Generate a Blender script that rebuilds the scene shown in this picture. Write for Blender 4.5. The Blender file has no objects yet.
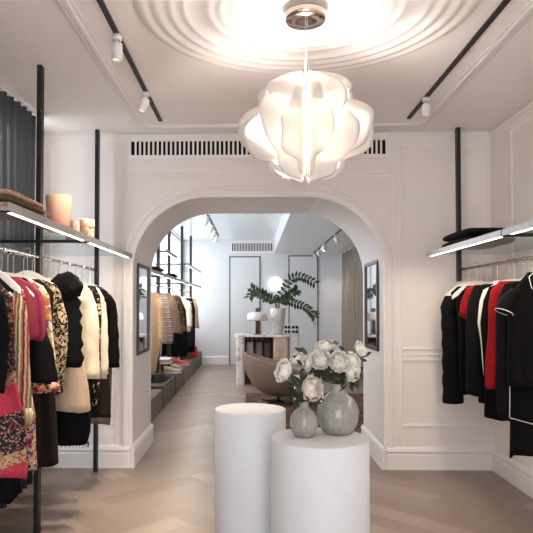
import bpy, bmesh, math, random
from mathutils import Vector, Matrix, geometry
random.seed(7)
C = bpy.context.scene.collection
PI = math.pi
# ------------------------------------------------------------------ camera frame
F = 600.0; YAW = math.radians(1.3); PITCH = math.radians(1.4); EYE = 1.5
PX, PY = 239.4, 305.0-F*math.tan(PITCH)
def at(x, y, Y):
    """the point at depth Y that the camera sees at pixel (x, y)"""
    u = (x-PX)/F; v = (PY-y)/F
    fw = math.cos(PITCH)-v*math.sin(PITCH); up = math.sin(PITCH)+v*math.cos(PITCH)
    t = Y/(fw*math.cos(YAW)+u*math.sin(YAW))
    return Vector((t*(-math.sin(YAW)*fw+u*math.cos(YAW)), Y, EYE+up*t))

# ------------------------------------------------------------------ materials
MATS = {}
def new_mat(name):
    m = bpy.data.materials.new(name); m.use_nodes = True
    nt = m.node_tree; b = nt.nodes['Principled BSDF']
    return m, nt, b
def N(nt, t, **kw):
    n = nt.nodes.new(t)
    for k, v in kw.items(): setattr(n, k, v)
    return n
def lin(c):
    return tuple(((x/12.92) if x <= .04045 else ((x+.055)/1.055)**2.4) for x in c)
def S(r, g, b): return lin((r/255, g/255, b/255))
def ramp(nt, cols, interp='LINEAR'):
    r = N(nt, 'ShaderNodeValToRGB'); cr = r.color_ramp; cr.interpolation = interp
    while len(cr.elements) < len(cols): cr.elements.new(0.5)
    for e, (p, c) in zip(cr.elements, cols):
        e.position = p; e.color = (*c, 1)
    return r
def plain(name, col, rough=.6, metal=0, var=.06, scale=30, bump=0, sheen=0, coat=0):
    if name in MATS: return MATS[name]
    m, nt, b = new_mat(name)
    tc = N(nt, 'ShaderNodeTexCoord'); no = N(nt, 'ShaderNodeTexNoise'); no.inputs['Scale'].default_value = scale
    no.inputs['Detail'].default_value = 4
    nt.links.new(tc.outputs['Object'], no.inputs['Vector'])
    r = ramp(nt, [(.3, tuple(c*(1-var) for c in col)), (.7, tuple(min(1, c*(1+var)) for c in col))])
    nt.links.new(no.outputs['Fac'], r.inputs['Fac']); nt.links.new(r.outputs['Color'], b.inputs['Base Color'])
    b.inputs['Roughness'].default_value = rough; b.inputs['Metallic'].default_value = metal
    if rough >= .8: b.inputs['Specular IOR Level'].default_value = .12
    if sheen: b.inputs['Sheen Weight'].default_value = sheen
    if coat: b.inputs['Coat Weight'].default_value = coat; b.inputs['Coat Roughness'].default_value = .1
    if bump:
        bp = N(nt, 'ShaderNodeBump'); bp.inputs['Strength'].default_value = bump; bp.inputs['Distance'].default_value = .01
        nt.links.new(no.outputs['Fac'], bp.inputs['Height']); nt.links.new(bp.outputs['Normal'], b.inputs['Normal'])
    MATS[name] = m; return m
def emit(name, col, s):
    if name in MATS: return MATS[name]
    m, nt, b = new_mat(name)
    b.inputs['Base Color'].default_value = (*col, 1)
    b.inputs['Emission Color'].default_value = (*col, 1); b.inputs['Emission Strength'].default_value = s
    MATS[name] = m; return m
def glass(name, tint=(.9, .95, .97), refl=.08, rough=.03):
    if name in MATS: return MATS[name]
    m, nt, b = new_mat(name)
    t = N(nt, 'ShaderNodeBsdfTransparent'); t.inputs['Color'].default_value = (*tint, 1)
    g = N(nt, 'ShaderNodeBsdfGlossy'); g.inputs['Roughness'].default_value = rough
    lw = N(nt, 'ShaderNodeLayerWeight'); lw.inputs['Blend'].default_value = .25
    ma = N(nt, 'ShaderNodeMath', operation='MULTIPLY_ADD'); ma.inputs[1].default_value = .35; ma.inputs[2].default_value = refl*.5
    nt.links.new(lw.outputs['Facing'], ma.inputs[0])
    mx = N(nt, 'ShaderNodeMixShader'); nt.links.new(ma.outputs[0], mx.inputs['Fac'])
    nt.links.new(t.outputs[0], mx.inputs[1]); nt.links.new(g.outputs[0], mx.inputs[2])
    nt.links.new(mx.outputs[0], nt.nodes['Material Output'].inputs['Surface'])
    MATS[name] = m; return m
def translucent(name, col, mix=.5, trans=None, clear=0.0):
    if name in MATS: return MATS[name]
    m, nt, b = new_mat(name)
    tc = N(nt, 'ShaderNodeTexCoord'); no = N(nt, 'ShaderNodeTexNoise'); no.inputs['Scale'].default_value = 9
    nt.links.new(tc.outputs['Object'], no.inputs['Vector'])
    r = ramp(nt, [(.3, tuple(c*.94 for c in col)), (.7, col)]); nt.links.new(no.outputs['Fac'], r.inputs['Fac'])
    d = N(nt, 'ShaderNodeBsdfDiffuse'); t = N(nt, 'ShaderNodeBsdfTranslucent')
    nt.links.new(r.outputs['Color'], d.inputs['Color'])
    if trans: t.inputs['Color'].default_value = (*trans, 1)
    else: nt.links.new(r.outputs['Color'], t.inputs['Color'])
    mx = N(nt, 'ShaderNodeMixShader'); mx.inputs['Fac'].default_value = mix
    nt.links.new(d.outputs[0], mx.inputs[1]); nt.links.new(t.outputs[0], mx.inputs[2])
    out = mx.outputs[0]
    if clear:
        tr = N(nt, 'ShaderNodeBsdfTransparent'); m2 = N(nt, 'ShaderNodeMixShader'); m2.inputs['Fac'].default_value = clear
        nt.links.new(out, m2.inputs[1]); nt.links.new(tr.outputs[0], m2.inputs[2]); out = m2.outputs[0]
    nt.links.new(out, nt.nodes['Material Output'].inputs['Surface'])
    MATS[name] = m; return m
def print_fabric(name, cols, scale=40, stretch=(1, 1, 1), rough=.8, smooth=False):
    """a printed or woven cloth: irregular cells in several dye colours"""
    if name in MATS: return MATS[name]
    m, nt, b = new_mat(name)
    tc = N(nt, 'ShaderNodeTexCoord'); mp = N(nt, 'ShaderNodeMapping'); mp.inputs['Scale'].default_value = stretch
    nt.links.new(tc.outputs['Object'], mp.inputs['Vector'])
    no = N(nt, 'ShaderNodeTexNoise'); no.inputs['Scale'].default_value = scale*.6
    nt.links.new(mp.outputs[0], no.inputs['Vector'])
    mixv = N(nt, 'ShaderNodeMixRGB'); mixv.inputs['Fac'].default_value = .06
    nt.links.new(mp.outputs[0], mixv.inputs[1]); nt.links.new(no.outputs['Color'], mixv.inputs[2])
    vo = N(nt, 'ShaderNodeTexVoronoi'); vo.inputs['Scale'].default_value = scale
    nt.links.new(mixv.outputs[0], vo.inputs['Vector'])
    sp = N(nt, 'ShaderNodeSeparateColor'); nt.links.new(vo.outputs['Color'], sp.inputs[0])
    n = len(cols)
    r = ramp(nt, [(i/n, c) for i, c in enumerate(cols)], 'CONSTANT')
    nt.links.new(sp.outputs[0], r.inputs['Fac']); nt.links.new(r.outputs['Color'], b.inputs['Base Color'])
    b.inputs['Roughness'].default_value = rough; b.inputs['Specular IOR Level'].default_value = .15
    MATS[name] = m; return m
def stripe_fabric(name, cols, freq=30, axis='X', wob=.02):
    if name in MATS: return MATS[name]
    m, nt, b = new_mat(name)
    tc = N(nt, 'ShaderNodeTexCoord'); no = N(nt, 'ShaderNodeTexNoise'); no.inputs['Scale'].default_value = 30
    nt.links.new(tc.outputs['Object'], no.inputs['Vector'])
    sx = N(nt, 'ShaderNodeSeparateXYZ'); nt.links.new(tc.outputs['Object'], sx.inputs[0])
    ma = N(nt, 'ShaderNodeMath', operation='MULTIPLY_ADD'); ma.inputs[1].default_value = wob
    nt.links.new(no.outputs['Fac'], ma.inputs[0]); nt.links.new(sx.outputs[axis], ma.inputs[2])
    mu = N(nt, 'ShaderNodeMath', operation='MULTIPLY'); mu.inputs[1].default_value = freq; nt.links.new(ma.outputs[0], mu.inputs[0])
    fr = N(nt, 'ShaderNodeMath', operation='FRACT'); nt.links.new(mu.outputs[0], fr.inputs[0])
    n = len(cols); r = ramp(nt, [(i/n, c) for i, c in enumerate(cols)], 'CONSTANT')
    nt.links.new(fr.outputs[0], r.inputs['Fac']); nt.links.new(r.outputs['Color'], b.inputs['Base Color'])
    b.inputs['Roughness'].default_value = .85
    MATS[name] = m; return m

WARMWHITE = (.80, .755, .725)
PAINT = plain('white_wall_paint', S(238, 230, 226), .55, var=.012, scale=3)
TRIM = plain('white_trim_paint', S(240, 234, 231), .4, var=.01, scale=3)
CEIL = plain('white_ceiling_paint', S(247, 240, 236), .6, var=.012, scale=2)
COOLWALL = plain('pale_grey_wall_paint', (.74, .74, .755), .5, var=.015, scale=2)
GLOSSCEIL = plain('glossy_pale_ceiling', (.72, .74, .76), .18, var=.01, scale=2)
BLACKMET = plain('black_powder_coated_steel', (.007, .006, .006), .5, .0, var=.1)
CHROME = plain('polished_chrome', (.75, .74, .73), .12, 1, var=.03)
STEEL = plain('brushed_steel', (.55, .53, .51), .3, 1, var=.06, scale=80)
ALU = plain('satin_aluminium', (.42, .40, .385), .4, .7, var=.05)
LED = emit('warm_led_strip', (1, .86, .68), 14)
CLEAR = glass('clear_shelf_glass', (.88, .93, .94), .06)
PANE = glass('window_pane_glass', (.97, .98, .99), .05)
WHITEPL = plain('white_lacquer', (.80, .78, .76), .35, var=.02)
SPOTW = plain('white_spotlight_enamel', (.78, .74, .71), .4, var=.02)
DARKSLOT = plain('dark_vent_interior', (.01, .009, .009), .8)
BLACK = plain('black_cloth', (.0045, .004, .0045), .9, var=.25, scale=90)
BLACK2 = plain('black_knit', (.006, .0055, .007), .95, var=.3, scale=140)

# ------------------------------------------------------------------ mesh helpers
def link(name, bm, mat, parent=None, smooth=False, loc=None):
    bmesh.ops.recalc_face_normals(bm, faces=bm.faces[:])
    me = bpy.data.meshes.new(name); bm.to_mesh(me); bm.free()
    if smooth:
        for p in me.polygons: p.use_smooth = True
    o = bpy.data.objects.new(name, me); C.objects.link(o)
    for m in (mat if isinstance(mat, (list, tuple)) else [mat]): me.materials.append(m)
    if parent is not None: o.parent = parent
    if loc is not None: o.location = loc
    return o
def thing(name, label, cat, loc=(0, 0, 0), rz=0, group=None):
    o = bpy.data.objects.new(name, None); o.empty_display_size = .05; C.objects.link(o)
    o.location = loc; o.rotation_euler = (0, 0, rz); return tag(o, label, cat, group)
def tag(o, label, cat, group=None):
    o['label'] = label; o['category'] = cat
    if group: o['group'] = group
    return o
def struct(name, bm, mat, parent=None, smooth=False):
    o = link(name, bm, mat, parent, smooth)
    if parent is None: o['kind'] = 'structure'
    return o
def box(bm, x0, x1, y0, y1, z0, z1, bev=0):
    r = bmesh.ops.create_cube(bm, size=1)
    vs = r['verts']
    for v in vs:
        v.co = Vector(((x0+x1)/2+v.co.x*(x1-x0), (y0+y1)/2+v.co.y*(y1-y0), (z0+z1)/2+v.co.z*(z1-z0)))
    if bev:
        es = set(e for v in vs for e in v.link_edges)
        bmesh.ops.bevel(bm, geom=list(es), offset=bev, segments=2, affect='EDGES', profile=.5)
    return bm
def B(*a, bev=0):
    bm = bmesh.new(); return box(bm, *a, bev=bev)
def loft(bm, rings, closed=True, cap0=False, cap1=False):
    vr = [[bm.verts.new(p) for p in r] for r in rings]
    n = len(vr[0])
    for a, b in zip(vr, vr[1:]):
        for i in range(n if closed else n-1):
            j = (i+1) % n
            try: bm.faces.new((a[i], a[j], b[j], b[i]))
            except ValueError: pass
    if cap0: bm.faces.new(vr[0][::-1])
    if cap1: bm.faces.new(vr[-1])
    return vr
def tube(bm, pts, r, n=8, cap=True, flat=1.0):
    pts = [Vector(p) for p in pts]; rings = []
    t0 = (pts[1]-pts[0]).normalized()
    up = Vector((0, 0, 1)) if abs(t0.z) < .9 else Vector((1, 0, 0))
    side = t0.cross(up).normalized()
    for i, p in enumerate(pts):
        t = (pts[min(i+1, len(pts)-1)]-pts[max(i-1, 0)]).normalized()
        side = (side-t*side.dot(t)).normalized(); u = side.cross(t)
        rr = r[i] if isinstance(r, (list, tuple)) else r
        rings.append([p+side*(rr*math.cos(2*PI*k/n))+u*(rr*flat*math.sin(2*PI*k/n)) for k in range(n)])
    loft(bm, rings, True, cap, cap); return bm
def lathe(bm, prof, n=40, c=(0, 0, 0), cap0=False, cap1=False):
    c = Vector(c)
    loft(bm, [[c+Vector((r*math.cos(2*PI*k/n), r*math.sin(2*PI*k/n), z)) for k in range(n)] for r, z in prof], True, cap0, cap1)
    return bm
def sweep(bm, pts, normal, prof, closed=False):
    """sweep a profile [(side, out)] along a polyline lying on a plane with the given normal; mitred corners"""
    pts = [Vector(p) for p in pts]; nrm = Vector(normal).normalized(); n = len(pts); rings = []
    for i, p in enumerate(pts):
        a = pts[i-1] if (i > 0 or closed) else None
        b = pts[(i+1) % n] if (i < n-1 or closed) else None
        s = []
        if a is not None: s.append(nrm.cross((p-a).normalized()))
        if b is not None: s.append(nrm.cross((b-p).normalized()))
        d = s[0] if len(s) == 1 else (s[0]+s[1]).normalized()
        k = 1/max(.3, d.dot(s[0]))
        rings.append([p+d*(q*k)+nrm*o for q, o in prof])
    if closed: rings.append(rings[0])
    vr = [[bm.verts.new(p) for p in r] for r in (rings[:-1] if closed else rings)]
    if closed: vr.append(vr[0])
    for a, b in zip(vr, vr[1:]):
        for i in range(len(prof)-1):
            bm.faces.new((a[i], a[i+1], b[i+1], b[i]))
    if not closed:
        for r in (vr[0], vr[-1]):
            if len(r) > 2:
                try: bm.faces.new(r)
                except ValueError: pass
    return bm
def mp(w, h):      # a small classical moulding profile
    h *= .6
    return [(-w/2, 0), (-w/2, h*.5), (-w*.28, h*.55), (-w*.2, h), (w*.05, h*.9), (w*.2, h*.5), (w*.32, h*.6), (w/2, h*.35), (w/2, 0)]
def rect(axis, c, a0, a1, z0, z1):
    if axis == 'Y': return [(a0, c, z0), (a1, c, z0), (a1, c, z1), (a0, c, z1)]
    return [(c, a0, z0), (c, a1, z0), (c, a1, z1), (c, a0, z1)]

# ------------------------------------------------------------------ dimensions
XL, XR = -1.95, 2.19        # front room
YF, YW, YB = -1.3, 5.55, 6.55   # shop front, arch wall front / back face
ZC = 3.10
AX0, AX1, AZ, AR = -1.115, 1.195, 2.5, .68    # arch opening
BXL, BXR, YE = -1.76, 2.36, 15.2              # back room
ZB, ZS, XS = 3.15, 2.80, .53                 # back ceiling, soffit height and soffit edge

# ------------------------------------------------------------------ floor: herringbone oak
def make_floor():
    bm = bmesh.new(); uv = bm.loops.layers.uv.new('UVMap'); tone = bm.loops.layers.float_color.new('tone')
    W_, n = .18, 5; g = .0008
    rot = Matrix.Rotation(PI/4, 2)
    def plank(p0, q0, lp, lq):
        cs = [(p0+g, q0+g), (p0+lp-g, q0+g), (p0+lp-g, q0+lq-g), (p0+g, q0+lq-g)]
        vs = [rot @ Vector(c) + Vector((.2, 3)) for c in cs]
        if max(v.x for v in vs) < -2.3 or min(v.x for v in vs) > 2.6 or max(v.y for v in vs) < -1.5 or min(v.y for v in vs) > 15.5: return
        f = bm.faces.new([bm.verts.new((v.x, v.y, 0)) for v in vs])
        t = random.random(); ou, ov = random.random()*20, random.random()*20
        for l, c in zip(f.loops, cs):
            a, b = c[0]-p0, c[1]-q0
            l[uv].uv = (a+ou, b+ov) if lp > lq else (b+ou, a+ov)
            l[tone] = (t, t, t, 1)
    for r in range(-110, 110):
        for m in range(-12, 12):
            plank((r+2*n*m)*W_, r*W_, n*W_, W_)
            plank(r*W_, (r-2*n+1+2*n*m)*W_, W_, n*W_)
    for co, no in (((XL-.1, 0, 0), (-1, 0, 0)), ((BXR+.05, 0, 0), (1, 0, 0)), ((0, YF, 0), (0, -1, 0)), ((0, YE+.05, 0), (0, 1, 0))):
        bmesh.ops.bisect_plane(bm, geom=bm.verts[:]+bm.edges[:]+bm.faces[:], plane_co=co, plane_no=no, clear_outer=True)
    # the dark joint bed under the planks
    vs = [bm.verts.new(v) for v in ((XL-.1, YF, -.002), (BXR+.05, YF, -.002), (BXR+.05, YE+.05, -.002), (XL-.1, YE+.05, -.002))]
    f = bm.faces.new(vs)
    for l in f.loops: l[tone] = (0, 0, 0, 1)
    m, nt, b = new_mat('oak_herringbone')
    at_ = N(nt, 'ShaderNodeAttribute'); at_.attribute_name = 'tone'
    r = ramp(nt, [(0, S(130, 112, 101)), (.3, S(138, 120, 109)), (.85, S(145, 127, 115)), (1, S(162, 143, 131))])
    nt.links.new(at_.outputs['Fac'], r.inputs['Fac'])
    uvn = N(nt, 'ShaderNodeUVMap'); mpn = N(nt, 'ShaderNodeMapping'); mpn.inputs['Scale'].default_value = (2, 34, 1)
    nt.links.new(uvn.outputs[0], mpn.inputs['Vector'])
    no = N(nt, 'ShaderNodeTexNoise'); no.inputs['Scale'].default_value = 2.2; no.inputs['Detail'].default_value = 5; no.inputs['Distortion'].default_value = .6
    nt.links.new(mpn.outputs[0], no.inputs['Vector'])
    r2 = ramp(nt, [(.25, (.88, .87, .86)), (.7, (1.04, 1.04, 1.04))]); nt.links.new(no.outputs['Fac'], r2.inputs['Fac'])
    mx = N(nt, 'ShaderNodeMixRGB', blend_type='MULTIPLY'); mx.inputs['Fac'].default_value = .8
    nt.links.new(r.outputs['Color'], mx.inputs[1]); nt.links.new(r2.outputs['Color'], mx.inputs[2])
    nt.links.new(mx.outputs[0], b.inputs['Base Color'])
    b.inputs['Roughness'].default_value = .34; b.inputs['Specular IOR Level'].default_value = .5
    struct('floor', bm, m)
make_floor()

# ------------------------------------------------------------------ arch wall
def arch_path(grow=0, n=14):
    x0, x1, z1 = AX0-grow, AX1+grow, AZ+grow; r = AR+grow
    pts = [(x0, 0)]
    for k in range(n+1):
        a = PI-PI/2*k/n; pts.append((x0+r+r*math.cos(a), z1-r+r*math.sin(a)))
    for k in range(n+1):
        a = PI/2-PI/2*k/n; pts.append((x1-r+r*math.cos(a), z1-r+r*math.sin(a)))
    pts.append((x1, 0)); return pts
def make_arch_wall():
    bm = bmesh.new(); inner = arch_path()
    outer = [(XR+.3, 0), (XR+.3, ZC+.1), (XL-.1, ZC+.1), (XL-.1, 0)]
    poly = inner+outer
    tris = geometry.tessellate_polygon([[Vector((x, z, 0)) for x, z in poly]])
    for Y in (YW, YB):
        vs = [bm.verts.new((x, Y, z)) for x, z in poly]
        for t in tris: bm.faces.new([vs[i] for i in t])
    bm.verts.ensure_lookup_table(); n = len(poly)
    for i in range(n):
        j = (i+1) % n
        bm.faces.new((bm.verts[i], bm.verts[j], bm.verts[n+j], bm.verts[n+i]))
    o = struct('wall_back', bm, PAINT)
    # arch moulding and wall panelling
    bm = bmesh.new()
    sweep(bm, [(x, YW, z) for x, z in arch_path(.055)], (0, -1, 0), [(-.052, 0), (-.052, .012), (-.03, .017), (-.02, .010), (.0, .010), (.012, .020), (.03, .017), (.045, .008), (.052, .0)])
    struct('trim_1', bm, TRIM)
    bm = bmesh.new()
    # pilaster beads at both sides of the arch
    for x in (-1.235, 1.325):
        for dx in (-.03, .03): sweep(bm, [(x+dx, YW, .0), (x+dx, YW, ZC-.16)], (0, -1, 0), mp(.02, .012))
    # frieze lines under the grille and over it
    sweep(bm, [(XL, YW, ZC-.045), (XR, YW, ZC-.045)], (0, -1, 0), mp(.06, .03))
    sweep(bm, rect('Y', YW, -1.17, 1.27, 2.72, 2.76)[:2], (0, -1, 0), mp(.03, .014))
    sweep(bm, [(-1.185, YW, 1.3), (-1.185, YW, 2.69), (1.265, YW, 2.69), (1.265, YW, 1.3)], (0, -1, 0), mp(.02, .01))
    # right bay
    sweep(bm, rect('Y', YW, 1.365, 2.13, 1.10, 2.98), (0, -1, 0), mp(.035, .016), True)
    sweep(bm, rect('Y', YW, 1.365, 2.13, .40, .99), (0, -1, 0), mp(.035, .016), True)
    # left bay
    sweep(bm, rect('Y', YW, -1.89, -1.29, 1.10, 2.98), (0, -1, 0), mp(.035, .016), True)
    sweep(bm, rect('Y', YW, -1.89, -1.29, .40, .99), (0, -1, 0), mp(.035, .016), True)
    for a, b in ((XL, -1.27), (1.36, XR)):
        sweep(bm, [(a, YW, 1.045), (b, YW, 1.045)], (0, -1, 0), mp(.018, .012))
    struct('trim_2', bm, TRIM)
make_arch_wall()
BASEP = [(0, 0), (0, .024), (.13, .024), (.145, .018), (.165, .03), (.19, .022), (.205, .010), (.205, 0)]
def baseboard(name, pts, normal):
    bm = bmesh.new(); sweep(bm, pts, normal, BASEP); return struct(name, bm, TRIM)
def base_run(bm, p, q, normal):    # profile height is along +z
    p, q = Vector(p), Vector(q); nrm = Vector(normal)
    rings = [[c+nrm*o+Vector((0, 0, h)) for h, o in BASEP] for c in (p, q)]
    vr = loft(bm, rings, False)
    for r in vr: bm.faces.new(r)
bm = bmesh.new(); base_run(bm, (XL, YW, 0), (AX0-.024, YW, 0), (0, -1, 0)); base_run(bm, (AX1+.024, YW, 0), (XR, YW, 0), (0, -1, 0)); struct('baseboard_back', bm, TRIM)
bm = bmesh.new(); base_run(bm, (AX0, YW-.03, 0), (AX0, YB+.02, 0), (1, 0, 0)); struct('baseboard_arch_left', bm, TRIM)
bm = bmesh.new(); base_run(bm, (AX1, YW-.03, 0), (AX1, YB+.02, 0), (-1, 0, 0)); struct('baseboard_arch_right', bm, TRIM)

# ------------------------------------------------------------------ front room shell
bm = B(XR, XR+.15, YF, YW, 0, ZC+.1)
struct('wall_right', bm, PAINT)
bm = bmesh.new()
for a, b in ((YF+.2, 1.5), (1.62, 3.55), (3.67, 5.1)):
    sweep(bm, rect('X', XR, a, b, 1.10, 2.98), (-1, 0, 0), mp(.035, .016), True)
    sweep(bm, rect('X', XR, a, b, .40, .99), (-1, 0, 0), mp(.035, .016), True)
sweep(bm, [(XR, YF, 1.045), (XR, YW, 1.045)], (-1, 0, 0), mp(.03, .018))
sweep(bm, [(XR, YF, ZC-.03), (XR, YW, ZC-.03)], (-1, 0, 0), mp(.04, .03))
struct('trim_3', bm, TRIM)
bm = bmesh.new(); base_run(bm, (XR, YF, 0), (XR, YW, 0), (-1, 0, 0)); struct('baseboard_right', bm, TRIM)
# left wall with a tall window behind the curtain
bm = bmesh.new()
WY0, WY1, WZ0, WZ1 = 1.0, 5.22, .25, 3.04
box(bm, XL-.15, XL, YF, WY0, 0, ZC+.1); box(bm, XL-.15, XL, WY1, YW, 0, ZC+.1)
box(bm, XL-.15, XL, WY0, WY1, 0, WZ0); box(bm, XL-.15, XL, WY0, WY1, WZ1, ZC+.1)
struct('wall_left', bm, PAINT)
def window(name, X, y0, y1, z0, z1, nmul, nt_=1):
    bm = bmesh.new(); w = .05
    box(bm, X-.05, X+.02, y0, y1, z0, z0+w); box(bm, X-.05, X+.02, y0, y1, z1-w, z1)
    for k in range(nmul+1):
        y = y0+(y1-y0-w)*k/nmul; box(bm, X-.05, X+.02, y, y+w, z0+w, z1-w)
    o = struct(name, bm, WHITEPL)
    bm = B(X-.02, X-.012, y0+w, y1-w, z0+w, z1-w); link('pane', bm, PANE, o)
    return o
window('window_1', XL-.08, WY0, WY1, WZ0, WZ1, 3)
# shop front behind the viewer
bm = bmesh.new()
box(bm, XL-.15, -.9, YF-.15, YF, 0, ZC+.1); box(bm, 1.1, XR+.15, YF-.15, YF, 0, ZC+.1); box(bm, -.9, 1.1, YF-.15, YF, 2.6, ZC+.1)
struct('wall_front', bm, PAINT)
bm = bmesh.new()
box(bm, XL-.15, XR+.15, YF-.15, YW+.02, ZC, ZC+.15)
struct('ceiling', bm, CEIL)
# ceiling rose and ceiling frame mouldings
RC = Vector((.283, 3.2, 0))
bm = bmesh.new()
prof = [(.02, .0), (.02, .028), (.10, .030), (.115, .018), (.20, .016), (.215, .034), (.235, .036), (.25, .02), (.36, .018), (.375, .032), (.395, .034), (.41, .022), (.43, .022), (.445, .038), (.465, .040), (.48, .026), (.50, .026), (.515, .034), (.535, .030), (.55, .014),
        (.63, .012), (.645, .03), (.66, .034), (.675, .022), (.70, .022), (.715, .042), (.735, .046), (.75, .03), (.77, .028), (.785, .05), (.81, .052), (.825, .034), (.845, .03), (.86, .044), (.88, .046), (.90, .03), (.915, .012), (.92, 0)]
lathe(bm, [(r, ZC-z*.48) for r, z in prof], 96, RC)
struct('trim_4', bm, TRIM, smooth=True)
bm = bmesh.new()
x0, x1, y0, y1, r = -.99, 1.50, .3, 5.32, .13
pts = []
for cx, cy, a0 in ((x1-r, y1-r, 0), (x0+r, y1-r, PI/2), (x0+r, y0+r, PI), (x1-r, y0+r, PI*1.5)):
    for k in range(7):
        a = a0+PI/2*k/6; pts.append((cx+r*math.cos(a), cy+r*math.sin(a), ZC))
sweep(bm, pts, (0, 0, -1), mp(.09, .03), True)
struct('trim_5', bm, TRIM)

# ------------------------------------------------------------------ back room shell
bm = bmesh.new()
VY0, VY1, VZ0, VZ1 = 7.0, 15.1, .95, 3.13
box(bm, BXL-.15, BXL, YB, VY0, 0, ZB+.1); box(bm, BXL-.15, BXL, VY1, YE, 0, ZB+.1)
box(bm, BXL-.15, BXL, VY0, VY1, 0, VZ0); box(bm, BXL-.15, BXL, VY0, VY1, VZ1, ZB+.1)
struct('wall_left_rear', bm, COOLWALL)
window('window_2', BXL-.08, VY0, VY1, VZ0, VZ1, 1)
struct('wall_right_rear', B(BXR, BXR+.15, YB, YE, 0, ZB+.1), COOLWALL)
struct('wall_end', B(BXL-.15, BXR+.15, YE, YE+.15, 0, ZB+.1), COOLWALL)
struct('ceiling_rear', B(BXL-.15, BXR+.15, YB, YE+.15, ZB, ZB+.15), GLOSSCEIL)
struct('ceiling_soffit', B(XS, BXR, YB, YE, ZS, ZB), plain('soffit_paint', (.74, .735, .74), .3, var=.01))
bm = bmesh.new(); base_run(bm, (BXL, YE, 0), (-.62, YE, 0), (0, -1, 0)); struct('baseboard_end', bm, TRIM)
def flush_door(name, xa, xb, ztop, handle):
    a, b = at(xa, 300, YE).x, at(xb, 300, YE).x
    o = struct(name, B(a, b, YE-.02, YE-.001, .005, ztop), COOLWALL)
    bm = bmesh.new()
    sweep(bm, [(a, YE, 0), (a, YE, ztop), (b, YE, ztop), (b, YE, 0)], (0, -1, 0), [(-.014, 0), (-.014, .024), (.014, .024), (.014, 0)])
    f = link('door_frame', bm, plain('grey_shadow_joint', (.12, .115, .12), .5), o)
    bm = bmesh.new(); hx = b-.10 if handle > 0 else a+.10
    tube(bm, [(hx, YE-.02, 1.0), (hx, YE-.07, 1.0), (hx, YE-.07, 1.22), (hx, YE-.02, 1.22)], .010)
    link('door_handle', bm, CHROME, o)
flush_door('door_1', 229.8, 259.8, 2.72, 1)
flush_door('door_2', 289, 317.5, 2.74, 1)

# ------------------------------------------------------------------ ventilation grilles
def grille(label, x0, x1, z0, z1, Y, n, group):
    t = thing('air_vent', label, 'vent', ((x0+x1)/2, Y, z0), 0)
    cx = (x0+x1)/2
    link('backing', B(x0-cx, x1-cx, -.006, -.002, 0, z1-z0), DARKSLOT, t)
    bm = bmesh.new(); h = z1-z0; w = (x1-x0)
    box(bm, -w/2-.03, w/2+.03, -.022, -.001, -.03, .008); box(bm, -w/2-.03, w/2+.03, -.022, -.001, h-.008, h+.03)
    box(bm, -w/2-.03, -w/2, -.022, -.001, .008, h-.008); box(bm, w/2, w/2+.03, -.022, -.001, .008, h-.008)
    link('frame', bm, TRIM, t)
    bm = bmesh.new(); p = w/n
    for k in range(1, n): box(bm, -w/2+p*k-p*.21, -w/2+p*k+p*.21, -.02, -.004, .008, h-.008)
    link('slats', bm, TRIM, t)
grille('long white slotted air vent above the wide arch', -1.135, 1.225, 2.885, 3.055, YW, 57, None)
a, b = at(232, 243, YE), at(272.3, 251.5, YE)
grille('small grey air vent high on the far end wall', a.x, b.x, b.z, a.z, YE, 26, None)

# ------------------------------------------------------------------ tracks and spotlights
def track(label, X, y0, y1, Z):
    o = link('ceiling_track', B(-.016, .016, 0, y1-y0, -.012, -.0005), BLACKMET, loc=(X, y0, Z)); tag(o, label, 'lighting track')
track('black lighting track on the ceiling left of the plaster rose', -.80, -.8, 5.14, ZC)
track('black lighting track on the ceiling right of the plaster rose', 1.33, -.8, 5.12, ZC)
track('short black lighting track on the rear room ceiling, left side', -.83, 10.9, 14.4, ZB)
track('black lighting track under the lowered rear ceiling, right side', 1.51, 8.6, 15.1, ZS)
def spotlight(label, X, Y, Z, yaw, tilt, group, L=.125, R=.031, lit=0, power=0, col=(1, .85, .7)):
    t = thing('spotlight', label, 'spotlight', (X, Y, Z-.012), yaw, group)
    bm = bmesh.new(); lathe(bm, [(.03, 0), (.03, -.028), (.012, -.03)], 20, cap0=True); tube(bm, [(0, 0, -.028), (0, 0, -.05)], .008)
    link('mount', bm, SPOTW, t, True)
    M = Matrix.Translation((0, 0, -.045)) @ Matrix.Rotation(tilt, 4, 'X')
    bm = bmesh.new(); lathe(bm, [(.012, .0), (R*.9, -.002), (R, -.01), (R, -L), (R*.82, -L), (R*.8, -L+.02)], 24, cap0=True)
    bm.transform(M); link('housing', bm, SPOTW, t, True)
    bm = bmesh.new(); lathe(bm, [(R*.8, -L+.018), (.001, -L+.019)], 20, cap1=True); bm.transform(M)
    link('lens', bm, emit('spot_lens_%g' % lit, (1, .88, .72), lit) if lit else plain('spot_lens_dim', (.25, .22, .2), .2), t)
    if power:
        ld = bpy.data.lights.new('spot_beam', 'SPOT'); ld.energy = power; ld.color = col; ld.spot_size = math.radians(75); ld.spot_blend = .8; ld.shadow_soft_size = .03
        lo = bpy.data.objects.new('spot_beam', ld); C.objects.link(lo); lo.parent = t
        lo.matrix_local = M @ Matrix.Translation((0, 0, -L-.01))
G = 'spotlights on the ceiling tracks'
spotlight('white cylinder spotlight on the left track, nearer the rose', -.80, 3.48, ZC, 0, .05, G, .10, .032, 2, 70)
spotlight('tilted white spotlight near the far end of the left track', -.80, 4.44, ZC, PI/2+.3, .35, G, .10, .032, 2, 110)
spotlight('white cylinder spotlight at the end of the right track', 1.33, 4.60, ZC, 0, .06, G, .09, .032, 2, 14)
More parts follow.
